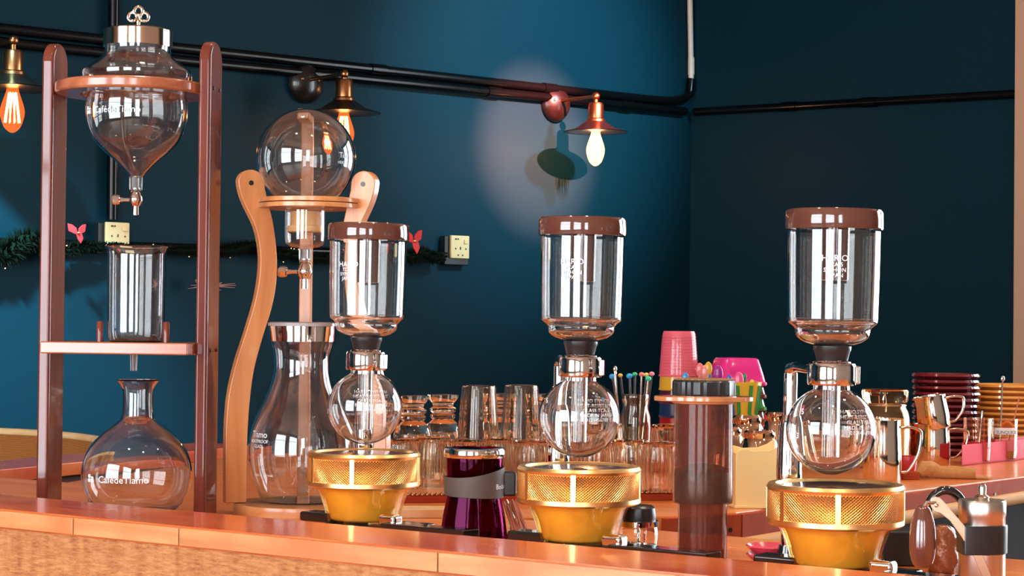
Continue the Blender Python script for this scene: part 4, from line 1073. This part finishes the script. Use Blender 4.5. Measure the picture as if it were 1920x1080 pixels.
# stacking ridges of the pink cup
top = o
mb = MB()
for k in range(12):
    y_ = 632+k*5.4; rr = 31+(y_-625)*0.068
    mb.tube([((rr+0.5)*Sk*math.cos(a), (rr+0.5)*Sk*math.sin(a), ck.z(y_)-top_z) for a in [2*PI*i/32 for i in range(32)]], 0.8*Sk, 6, closed=True)
r_ = mb.build('ridge_rings', plastic('rose_pink', (0.90, 0.16, 0.22)), top)
bq = PX(1380, 720, 3.62, z0=ZB); Sb = bq.s
sq = lambda th, z, r: 1/((abs(math.cos(th))**5+abs(math.sin(th))**5)**0.2)*0.93
bowl_me = cup([(52*Sb, 0), (53.5*Sb, 2*Sb), (53.5*Sb, 6*Sb), (51*Sb, 8*Sb), (46*Sb, 26*Sb), (39*Sb, 48*Sb), (35*Sb, 51*Sb), (0, 52*Sb)], 0.0014, sq, 64).mesh('plastic_bowl')
bc_ = [('dark_brown', (0.10, 0.03, 0.02)), ('orange', (0.8, 0.25, 0.03)), ('green', (0.03, 0.28, 0.06)), ('orange', (0.8, 0.25, 0.03)), ('brown', (0.16, 0.04, 0.03)), ('green', (0.03, 0.28, 0.06)), ('plum', (0.12, 0.02, 0.05)), ('magenta', (0.80, 0.03, 0.26))]
bt = bq.z(722)
for i, (nm, col) in enumerate(bc_):
    me = bowl_me.copy(); me.materials.append(plastic(nm, col, 0.15))
    place_mesh('plastic_bowl', me, None, bq.loc+Vector((0, 0, bt*i/7)), '%s %s square plastic bowl in the upturned stack right of the press cap' % (ords[i], nm.replace('_', ' ')), 'bowl', 'stack of square plastic bowls', rot=0.25)
# yellow cutlery cup with spoons
yc = PX(1396, 745, 3.46, z0=ZB); Sy = yc.s
yt = thing('cutlery_cup', 'yellow and green striped plastic cup holding children\'s spoons', 'cup', yc.loc)
ycm = shell([(0, 0), (20*Sy, 0), (21*Sy, 0.003)]+yc.pr([(800, 22), (770, 24), (735, 29), (716, 32)]), 0.0014)
MB().lathe(ycm, 40, mod=lambda th, z, r: 1+0.03*math.cos(th*6)).build('cup_wall', plastic('yellow', (0.85, 0.52, 0.04)), yt)
for a in (-1.3, -0.6, -2.1):
    mb = MB()
    mb.tube([((24.8+(770-y_)*0.145+.3)*Sy*math.cos(a), (24.8+(770-y_)*0.145+.3)*Sy*math.sin(a), yc.z(y_)) for y_ in (795, 770, 745, 722)], 0.0035, 8)
    mb.build('green_stripe', plastic('green', (0.03, 0.28, 0.06)), yt)
spoons = [(1328, 688, 'yellow', (0.85, 0.52, 0.04), 9), (1329, 704, 'blue', (0.03, 0.16, 0.55), 6), (1285, 707, 'sky_blue', (0.03, 0.33, 0.75), 8), (1312, 690, 'salmon', (0.88, 0.22, 0.22), 9), (1322, 695, 'coral', (0.88, 0.28, 0.24), 10), (1346, 697, 'purple', (0.42, 0.03, 0.32), 12), (1385, 710, 'hot_pink', (0.85, 0.10, 0.28), 12), (1396, 705, 'green', (0.10, 0.45, 0.06), 5), (1416, 722, 'rose_pink', (0.90, 0.16, 0.22), 8), (1367, 709, 'blue', (0.03, 0.16, 0.55), 6), (1404, 728, 'lime', (0.10, 0.55, 0.10), 7), (1410, 719, 'lemon', (0.90, 0.62, 0.08), 7)]
for i, (px, py, nm, col, r) in enumerate(spoons):
    incup = px > 1340
    Yq = 3.44+0.01*(i % 3) if incup else 3.42
    base = Vector((yc.loc.x+(px-1396)*0.00018, 3.455+0.004*(i % 3-1), ZB+0.006)) if incup else Vector((pt(1296+i*6, 800, 3.42).x, 3.42, ZB+0.004))
    tip = pt(px, py+r*0.8, Yq)
    n2 = nm.replace('_', ' ')
    lab = "children's spoon with a %s bowl %s" % (n2, 'in the striped cutlery cup' if incup else 'standing just left of the striped cup')
    r = r*1.3
    t_ = thing('plastic_spoon', lab, 'spoon', base, group="children's plastic spoons")
    MB().tube([(0, 0, 0), tip-base], [0.0022, 0.003], 8).build('handle', plastic(nm, col, 0.1), t_)
    MB().ball(tip-base+Vector((0, 0, r*0.3*yc.s)), r*yc.s, sc=(0.62, 0.3, 1.15), seg=18, ring=12).build('spoon_bowl', plastic(nm, col, 0.1), t_)
hd = Vector((pt(1310, 800, 3.40).x, 3.40, ZB))
ps = PX(1305, 720, 3.38, z0=ZB)
pcup = thing('spoon_holder', 'small pink plastic cup behind the press cap holding loose spoons', 'cup', ps.loc)
MB().lathe(shell([(0, 0), (24*ps.s, 0), (26*ps.s, 0.003)]+ps.pr([(790, 28), (745, 31)]), 0.0014), 36).build('cup_wall', M_PINK, pcup)

# ------------------------------------------------------------------ metal dessert bowls and cream box
M_COPPERY = pm('coppery_steel', (0.80, 0.52, 0.36), rough=0.07, metal=1)
flb = lambda th, z, r: 1+0.03*math.cos(th*14) if z < 0.07 else 1
cpm = cup(spline([(0.041, 0), (0.0415, 0.01), (0.040, 0.035), (0.036, 0.060), (0.028, 0.078), (0.0245, 0.083)], 3)+[(0.0255, 0.086), (0.0255, 0.091), (0.022, 0.094), (0, 0.094)], 0.002, flb, 84).mesh('dessert_bowl')
for px, py, Y, lab in ((1424, 806, 3.045, 'fluted coppery steel bowl upturned just behind the cream box'), (1400, 778, 3.21, 'coppery steel bowl upturned behind the brown press'), (1460, 772, 3.29, 'coppery steel bowl upturned left of the right-hand siphon globe'), (1362, 800, 3.125, 'coppery steel bowl upturned between the press and the cream box')):
    p = pt(px, py, Y); o = place_mesh('dessert_bowl', cpm, M_COPPERY, Vector((p.x, Y, ZB)), lab, 'bowl', 'upturned steel dessert bowls')
    o.scale = (1, 1, (p.z-ZB)/0.094)
cx = PX(1427, 890, 2.90, z0=ZB); Sx = cx.s
w, dpt = 96*Sx, 0.075
prof = [(-w/2, 0), (w/2, 0), (w/2, cx.z(828)), (w/2-0.012, cx.z(838)), (0.012, cx.z(845)), (-0.012, cx.z(846)), (-w/2+0.012, cx.z(841)), (-w/2+0.003, cx.z(846)), (-w/2, cx.z(856))]
bxo = thing('cream_box', 'cream yellow plastic napkin box with a dipped top edge', 'box', cx.loc, (0, 0, math.radians(6)))
M_CREAMP = pm('cream_yellow_plastic', (0.96, 0.66, 0.28), 0.38, coat=0.2)
MB().prism(prof, -0.0, 0.003, FRONT).build('front_wall', M_CREAMP, bxo, bevel=0.001)
MB().prism(prof, dpt-0.003, dpt, FRONT).build('rear_wall', M_CREAMP, bxo, bevel=0.001)
for s in (-1, 1):
    MB().box((s*(w/2-0.0015), dpt/2, cx.z(850)/2), (0.003, dpt-0.006, cx.z(850))).build('side_wall', M_CREAMP, bxo)
MB().box((0, dpt/2, 0.002), (w+0.006, dpt+0.008, 0.004)).build('base_lip', M_CREAMP, bxo, bevel=0.001)
MB().box((0, dpt/2, 0.03), (w-0.012, dpt-0.012, 0.05)).build('napkins', pm('paper', (0.8, 0.72, 0.6), 0.9), bxo)
# pale chopping board
q = gnd(793, 972, ZC)
tag(MB().box((0, 0.026, 0.006), (0.066, 0.050, 0.012)).build('chopping_board', M_PALEWOOD, loc=q, rot=(0, 0, math.radians(5)), bevel=0.001), 'small pale chopping board on the bar counter left of the purple jug', 'board')

# ------------------------------------------------------------------ steel pitchers
def pitcher_mesh(h, r):
    mb = MB()
    n = 56; prof = [(0, 0), (r*0.97, 0), (r, 0.002), (r, h*0.45), (r*0.96, h*0.7), (r*0.93, h*0.9), (r*0.95, h)]
    full = shell(prof, 0.0012)
    def spout(th, z, rr):
        if z < h*0.72 or rr < r*0.5: return 1
        d = abs((th-PI+PI) % (2*PI)-PI)
        d = abs(((th-PI) + PI) % (2*PI) - PI)
        return 1+0.16*max(0, 1-d/0.42)*((z-h*0.72)/(h*0.28))**1.3
    return mb.lathe(full, n, mod=spout)
def pitcher(loc, h, r, label, rot=(0, 0, 0)):
    t = thing('milk_pitcher', label, 'pitcher', loc, rot, 'steel milk pitchers')
    pitcher_mesh(h, r).build('pitcher_body', M_STEEL, t)
    hp = [(r*0.97, 0, h*0.86), (r*1.45, 0, h*0.88), (r*1.95, 0, h*0.82), (r*2.02, 0, h*0.70), (r*1.85, 0, h*0.42), (r*1.35, 0, h*0.16), (r*1.0, 0, h*0.13)]
    sm = []
    V = [Vector(x) for x in hp]
    for i in range(len(V)-1):
        for k in range(4): 
            a, b, c, e = V[max(i-1, 0)], V[i], V[i+1], V[min(i+2, len(V)-1)]; u = k/4
            sm.append(0.5*((2*b)+(c-a)*u+(2*a-5*b+4*c-e)*u*u+(3*b-a-3*c+e)*u**3))
    sm.append(V[-1])
    MB().tube(sm, 0.0028, 10).build('handle', M_STEEL, t)
    return t
pa = gnd(1654, 900, ZB); pitcher(pa, (900-787)*pa.y/F, 36*pa.y/F, 'nearest steel milk pitcher, right of the last siphon globe')
pb = gnd(1748, 868, ZB); hB = (868-795)*pb.y/F
pitcher(pb, hB, 33*pb.y/F, 'steel milk pitcher standing behind the rolled cloth')
pitcher(pb+Vector((0.0045, -0.003, hB-0.009)), 62*pb.y/F, 30*pb.y/F, 'steel milk pitcher leaning on top of another pitcher', (0, math.radians(-9), 0))
# clip-top jar
cj = PX(1659, 790, 3.72, z0=ZB); Sc = cj.s
ct = thing('clip_top_jar', 'glass clip-top storage jar with amber contents behind the nearest pitcher', 'jar', cj.loc)
MB().lathe(shell(spline([(0, 0), (42*Sc, 0), (46*Sc, 0.006)]+cj.pr([(840, 47), (800, 47), (775, 44), (763, 39), (757, 38)]), 4), 0.0025), 64).build('jar_glass', thinmat('thin_amber_glass', (1.0, 0.9, 0.75), 0.3), ct)
MB().lathe(cj.pr([(755, 0), (755, 40), (750, 43), (738, 43.5), (733, 44), (730, 42), (729, 0)]), 48).build('glass_lid', glassmat('amber_lid_glass', (1.0, 0.85, 0.62), 1.5), ct)
MB().lathe([(0, 0.004), (43*Sc, 0.004), (43.5*Sc, 0.01), (43.5*Sc, cj.z(785)), (0, cj.z(783))], 40).build('contents', pm('amber_contents', (0.90, 0.46, 0.12), 0.5, var=0.3, bscale=160, bump=0.5), ct)
mb = MB(); mb.tube([(39.5*Sc*math.cos(a), 39.5*Sc*math.sin(a), cj.z(759)) for a in [2*PI*i/32 for i in range(32)]], 0.0012, 6, closed=True)
mb.tube([(-10*Sc, -41*Sc, cj.z(759)), (-12*Sc, -45*Sc, cj.z(748)), (-9*Sc, -45*Sc, cj.z(733)), (-6*Sc, -45*Sc, cj.z(752)), (-8*Sc, -47*Sc, cj.z(770))], 0.0016, 8)
mb.build('wire_clip', M_CHROME, ct)
# amber tumbler, red dish, blocks near the pitchers
at = PX(1703, 825, 3.9, z0=ZB)
tag(MB().lathe(shell([(0, 0), (14*at.s, 0), (15*at.s, 0.002)]+at.pr([(830, 16), (795, 19)]), 0.0018), 32).build('amber_tumbler', glassmat('amber_glass', (1.0, 0.62, 0.25), 1.45), loc=at.loc), 'small amber tumbler between the nearest pitcher and the cloth', 'glass')
rd = PX(1702, 870, 3.62, z0=ZB)
tag(MB().lathe(shell(spline([(0, 0), (10*rd.s, 0), (14*rd.s, 0.004), (17*rd.s, 0.022), (16*rd.s, 0.032)], 3), 0.0016), 32).build('red_bowl', pm('red_glaze', (0.50, 0.03, 0.04), 0.25), loc=rd.loc), 'small red bowl behind the nearest pitcher handle', 'bowl')
wb = gnd(1706, 899, ZB)
tag(MB().box((0, 0, 0.007), (0.03, 0.02, 0.014)).build('wooden_block', M_REDFACE, loc=wb, bevel=0.001), 'short red-brown wooden block at the end of the rolled cloth', 'block')
# rolled cloth
c0, c1 = gnd(1722, 897, ZB), gnd(1826, 898, ZB)
dv = c1-c0; Lc = dv.length
pth = []; rs = []
for i in range(19):
    u = i/18
    rr = 0.0125*(1+0.32*math.exp(-((u-0.16)/0.14)**2)-0.15*u)*(0.55+0.45*min(1, u*9)) 
    rs.append(rr); pth.append((u*Lc, 0.006*math.sin(u*5), rr*0.97))
clo = thing('rolled_cloth', 'tan cloth rolled up on the edge of the back counter', 'cloth', c0, (0, 0, math.atan2(dv.y, dv.x)))
M_TAN = pm('tan_cloth', (0.52, 0.23, 0.07), 0.85, bump=0.5, bscale=220, var=0.25)
mb = MB().tube(pth, rs, 22)
mb.v = [(x+0.0012*math.sin(y*700+x*90), y*(1+0.10*math.sin(x*160)), max(0.0005, z*(1+0.06*math.sin(x*210+y*300)))) for x, y, z in mb.v]
mb.build('roll', M_TAN, clo)
MB().prism([(Lc*0.97, -0.010), (Lc*1.22, -0.014), (Lc*1.34, 0.002), (Lc*1.15, 0.014), (Lc*0.97, 0.012)], 0.0005, 0.0045).build('loose_corner', M_TAN, clo, bevel=0.0015)

# ------------------------------------------------------------------ saucer stacks, tray, sunquick glass
def plate_mesh(R_):
    return MB().lathe(shell(spline([(0, 0), (R_*0.72, 0), (R_*0.76, 0.0015), (R_*0.89, 0.006), (R_, 0.0105)], 4), 0.0055), 56).mesh('stack_saucer')
M_MAROON = pm('maroon_glaze', (0.15, 0.010, 0.016), 0.12, coat=1.0)
M_YELLOW = pm('mustard_glaze', (0.82, 0.33, 0.06), 0.3, coat=0.5)
def stack(px, py_top, Y, hw, n, mat, nm):
    p = pt(px, py_top, Y); me = plate_mesh(hw*Y/F); me.materials.append(mat)
    pitch = (p.z-ZB-0.0125)/(n-1)
    for i in range(n):
        k = n-1-i
        order = {0: 'topmost', 1: 'second from the top', 2: 'third from the top', 3: 'fourth from the top', n-1: 'bottom'}.get(k, '%s from the top' % ['', '', '', '', 'fifth', 'sixth', 'seventh', 'eighth', 'ninth', 'tenth', 'eleventh', 'twelfth', 'thirteenth'][k])
        o = bpy.data.objects.new('stack_saucer', me); COL.objects.link(o)
        o.location = (p.x+random.uniform(-.0015, .0015), Y+random.uniform(-.0015, .0015), ZB+0.0004+pitch*i)
        tag(o, '%s saucer, %s in its stack' % (nm, order), 'saucer', '%s saucer stack' % nm)
stack(1774, 703, 4.16, 64, 13, M_MAROON, 'glossy maroon')
stack(1894, 723, 4.27, 69, 12, M_YELLOW, 'mustard yellow')
# pink tray
ty = PX(1868, 850, 3.78, z0=ZB)
ta, tb = gnd(1803, 874, ZB), gnd(1990, 854, ZB)
dv = tb-ta; dv.z = 0; LT = dv.length
tr = thing('pink_tray', 'shallow pink plastic tray in front of the mustard saucers', 'tray', ta, (0, 0, math.atan2(dv.y, dv.x)))
M_TRAY = pm('pink_tray_plastic', (0.72, 0.05, 0.085), 0.6, spec=0.25)
hT = 0.042; wT = 0.095
Msh = Matrix(((1, dv.y/LT+0.26*dv.x/LT, 0, 0), (0, dv.x/LT-0.26*dv.y/LT, 0, 0), (0, 0, 1, 0), (0, 0, 0, 1)))   # side walls run straight back, not square to the front
for (nm_, c, dm) in (('tray_floor', (LT/2, wT/2, 0.002), (LT, wT, 0.004)), ('front_wall', (LT/2, 0.002, hT/2), (LT, 0.004, hT)), ('rear_wall', (LT/2, wT-0.002, hT/2), (LT, 0.004, hT)), ('end_wall', (0.002, wT/2, hT/2), (0.004, wT, hT)), ('end_wall', (LT-0.002, wT/2, hT/2), (0.004, wT, hT))):
    MB().box(c, dm, Msh).build(nm_, M_TRAY, tr, bevel=0.0008)
def in_tray(px, Y): 
    p = pt(px, 800, Y); return Vector((p.x, Y, ZB+0.0045))
sq_ = PX(1882, 805, 3.98, z0=ZB+0.0045); Sq = sq_.s
sg = thing('juice_glass', 'clear glass printed SUNQUICK standing in the pink tray', 'glass', sq_.loc)
MB().lathe(shell([(0, 0), (23*Sq, 0), (24*Sq, 0.002)]+sq_.pr([(840, 24.5), (785, 25.5)]), 0.0018), 40).build('glass_wall', M_GLASSW, sg)
m = MB(); text_into(m, 'SUNQUICK', 0.0092, Matrix.Translation((0, 0, sq_.z(812))), bend=26.6*Sq, spacing=0.95)
m.build('printed_name', pm('navy_print', (0.01, 0.012, 0.06), 0.5), sg, smooth=0)
m = MB()
vs = [(26.35*Sq*math.sin(a), -26.35*Sq*math.cos(a), z_) for z_ in (sq_.z(813.5), sq_.z(801)) for a in [(-0.95+1.9*i/10) for i in range(11)]]
m.add(vs, [(i, i+1, i+12, i+11) for i in range(10)]).build('name_band', M_WHITEINK, sg, smooth=0)
m = MB(); cv = []
for i in range(13):
    a = PI*i/12; x_ = 13*Sq*math.cos(a); z_ = sq_.z(801)+13*Sq*math.sin(a)
    cv.append((26.35*Sq*math.sin(x_/(26.35*Sq)), -26.35*Sq*math.cos(x_/(26.35*Sq)), z_))
m.add(cv, [tuple(range(13))]).build('orange_sun', pm('orange_print', (0.85, 0.22, 0.03), 0.5), sg, smooth=0)
MB().lathe([(0, 0.002), (22*Sq, 0.0022), (22.3*Sq, 0.016), (0, 0.016)], 32).build('juice', pm('amber_drink', (0.6, 0.22, 0.05), 0.2), sg)
g3 = PX(1832, 805, 3.9, z0=ZB+0.0045)
tag(MB().lathe(shell([(0, 0), (23*g3.s, 0), (24*g3.s, 0.002)]+g3.pr([(840, 25), (784, 27)]), 0.0018), 40).build('plain_tumbler', glassmat('rosy_glass', (1.0, 0.86, 0.80), 1.48), loc=g3.loc), 'rosy plain tumbler in the pink tray beside the printed glass', 'glass')
b_ = sq_.loc+Vector((-0.008, 0, 0.018)); tp_ = pt(1880, 710, 4.0)
ls = thing('long_spoon', 'long steel spoon standing in the printed juice glass', 'spoon', b_)
MB().tube([(0, 0, 0), tp_-b_], 0.0017, 8).build('handle', M_CHROME, ls)
MB().ball(tp_-b_, 0.0052, sc=(.85, .5, 1.15)).build('spoon_bowl', M_CHROME, ls)
b_ = sq_.loc+Vector((0.008, 0.004, 0.018)); tp_ = pt(1911, 746, 4.01)
tag(MB().tube([(0, 0, 0), tp_-b_], 0.0014, 8).build('drinking_straw', M_STRAW, loc=b_), 'thin brown straw leaning right in the printed juice glass', 'straw')
b_ = g3.loc+Vector((0.002, 0, 0.004)); tp_ = pt(1842, 770, 3.9)
tag(MB().tube([(0, 0, 0), tp_-b_], [0.0018, 0.0026], 8).build('tea_spoon', M_CHROME, loc=b_), 'short steel spoon in the rosy tumbler', 'spoon')

# ------------------------------------------------------------------ rattan chair at the left
def rattan():
    m, N, L, P = newmat('woven_rattan')
    tc = N.new('ShaderNodeTexCoord')
    w1 = N.new('ShaderNodeTexWave'); w1.wave_type = 'BANDS'; w1.bands_direction = 'X'; w1.inputs['Scale'].default_value = 100; w1.inputs['Distortion'].default_value = 0.6
    w2 = N.new('ShaderNodeTexWave'); w2.wave_type = 'BANDS'; w2.bands_direction = 'Z'; w2.inputs['Scale'].default_value = 100; w2.inputs['Distortion'].default_value = 0.6
    for w_ in (w1, w2): L.new(tc.outputs['Object'], w_.inputs['Vector'])
    mu = N.new('ShaderNodeMath'); mu.operation = 'MULTIPLY'; L.new(w1.outputs['Fac'], mu.inputs[0]); L.new(w2.outputs['Fac'], mu.inputs[1])
    cr = N.new('ShaderNodeValToRGB'); cr.color_ramp.elements[0].color = (0.30, 0.09, 0.02, 1); cr.color_ramp.elements[1].color = (0.90, 0.34, 0.06, 1); cr.color_ramp.elements[1].position = 0.5
    L.new(mu.outputs[0], cr.inputs[0]); L.new(cr.outputs[0], P.inputs['Base Color'])
    bp = N.new('ShaderNodeBump'); bp.inputs['Strength'].default_value = 0.8; bp.inputs['Distance'].default_value = 0.004
    L.new(mu.outputs[0], bp.inputs['Height']); L.new(bp.outputs[0], P.inputs['Normal']); P.inputs['Roughness'].default_value = 0.5
    return m
M_RATTAN = rattan()
c0, c1 = pt(-75, 799, 4.42), pt(182, 823, 4.12)
zt = (c0.z+c1.z)/2
dv = c1-c0; dv.z = 0; Lr = dv.length
rc = thing('rattan_chair', 'woven honey-coloured rattan chair back at the far left', 'chair', (c0.x, c0.y, 0), (0, 0, math.atan2(dv.y, dv.x)))
bend = lambda u: 0.05*(1-(2*u-1)**2)
vs = []; fs = []; n = 16
for i in range(n+1):
    u = i/n
    for (dy, zz) in ((0, 0.42), (0.012, 0.42), (0.012, zt-0.01), (0, zt-0.01)):
        vs.append((u*Lr, bend(u)+dy, zz))
for i in range(n):
    for k in range(4): fs.append((i*4+k, i*4+4+k, i*4+4+(k+1) % 4, i*4+(k+1) % 4))
fs += [(0, 1, 2, 3), (n*4+3, n*4+2, n*4+1, n*4)]
MB().add(vs, fs).build('back_weave', M_RATTAN, rc, smooth=30)
MB().tube([(u*Lr, bend(u)+0.006, zt-0.006) for u in [i/16 for i in range(17)]], 0.0085, 12).build('top_rail', M_PALEWOOD, rc)
MB().box((Lr/2, 0.26, 0.40), (Lr*0.95, 0.44, 0.05)).build('seat', M_RATTAN, rc, bevel=0.015)
for (x_, y_) in ((0.03, 0.07), (Lr-0.03, 0.07), (0.03, 0.46), (Lr-0.03, 0.46)):
    MB().tube([(x_, y_, 0), (x_, y_, 0.376)], 0.016, 12).build('leg', M_PALEWOOD, rc)

# ------------------------------------------------------------------ garland, bows, dried sprig
M_TINSEL = pm('dark_green_tinsel', (0.005, 0.009, 0.005), 0.8, spec=0.05)
M_GOLDBIT = pm('gold_bead', (0.95, 0.60, 0.22), 0.15, metal=1)
ga = thing('tinsel_garland', 'dark green tinsel garland draped along the low wall conduit', 'garland', wl(0, 460, 0.05))
o0 = ga.location.copy()
path = [(-60, 470, 26), (5, 478, 27), (22, 470, 30), (42, 452, 26), (60, 447, 25), (80, 462, 22), (100, 478, 17), (125, 470, 14), (150, 462, 17), (175, 462, 12), (260, 466, 10), (330, 470, 12), (400, 470, 14), (440, 468, 18), (470, 460, 14), (520, 475, 14), (600, 485, 15), (680, 482, 15), (740, 478, 17), (770, 482, 20), (790, 475, 20), (815, 485, 16), (832, 482, 10)]
P3 = [(wl(a, b, 0.055)-o0, c) for a, b, c in path]
mb = MB(); gold = MB()
for i in range(len(P3)-1):
    (A, ra1), (B, rb1) = P3[i], P3[i+1]
    L_ = (B-A).length
    tdir = (B-A).normalized(); e1 = tdir.orthogonal().normalized(); e2 = tdir.cross(e1)
    for k in range(int(L_/0.00028)):
        u = random.random(); rr = (ra1+(rb1-ra1)*u)*5.4/F; an = random.uniform(0, 2*PI)
        dv = (e1*math.cos(an)+e2*math.sin(an)+tdir*random.uniform(-.5, .5)).normalized()
        c = A.lerp(B, u)+dv*rr*0.45
        e = A.lerp(B, u)+dv*rr*random.uniform(0.85, 1.25)
        sd = tdir*0.0032
        mb.add([c-sd, c+sd, e], [(0, 1, 2)])
        if random.random() < 0.004: gold.ball(e, 0.0034, seg=6, ring=4)
o = mb.build('tinsel', M_TINSEL, ga, smooth=0); o['kind'] = 'stuff'
o = gold.build('bead_glints', M_GOLDBIT, ga); o['kind'] = 'stuff'
MB().tube([p for p, _ in P3], [c*0.5*5.4/F for _, c in P3], 12).build('cord', M_TINSEL, ga)
M_RED = pm('red_felt', (0.80, 0.025, 0.03), 0.6)
def bow(px, py, size, label):
    c = wl(px, py, 0.15); s = size*c.y/F
    t = thing('red_bow', label, 'bow', c, (0, 0, math.atan2(WL.y, WL.x)+PI))
    for sg_ in (-1, 1):
        MB().prism([(0, -0.15*s), (sg_*0.25*s, -0.1*s), (sg_*0.85*s, 0.15*s), (sg_*0.95*s, 0.85*s), (sg_*0.5*s, 0.75*s), (sg_*0.12*s, 0.45*s)], -0.06*s, 0.06*s, Matrix.Rotation(sg_*0.25, 4, 'Z') @ FRONT).build('petal', M_RED, t, bevel=0.05*s)
    MB().prism([(-0.2*s, 0.1*s), (0.35*s, 0.1*s), (0.55*s, -0.45*s), (0.3*s, -0.95*s), (-0.05*s, -0.5*s)], -0.05*s, 0.05*s, FRONT).build('tail', M_RED, t, bevel=0.04*s)
    MB().ball((0, -0.1*s, 0), 0.14*s).build('knot', M_GOLDBIT, t)
bow(146, 437, 21, 'red fabric bow on the garland right of the tall tower\'s left post')
bow(776, 452, 26, 'red fabric bow on the garland behind the first siphon lid')
sp_ = wl(396, 536, 0.08)
ds = thing('dried_sprig', 'pale dried sprig hanging from the garland behind the tower post', 'sprig', sp_)
mb = MB()
for i in range(60):
    a = random.uniform(-PI, PI); L_ = random.uniform(0.02, 0.055)
    e = Vector((math.cos(a)*L_*1.4, random.uniform(-.02, .02), math.sin(a)*L_*0.45))
    mb.tube([(0, 0, 0), e], [0.0016, 0.0006], 4)
mb.build('twigs', pm('dried_grass', (0.55, 0.30, 0.22), 0.7), ds)
MB().tube([(0, 0, 0), wl(398, 472, 0.05)-sp_], 0.0018, 6).build('string', M_TINSEL, ds)
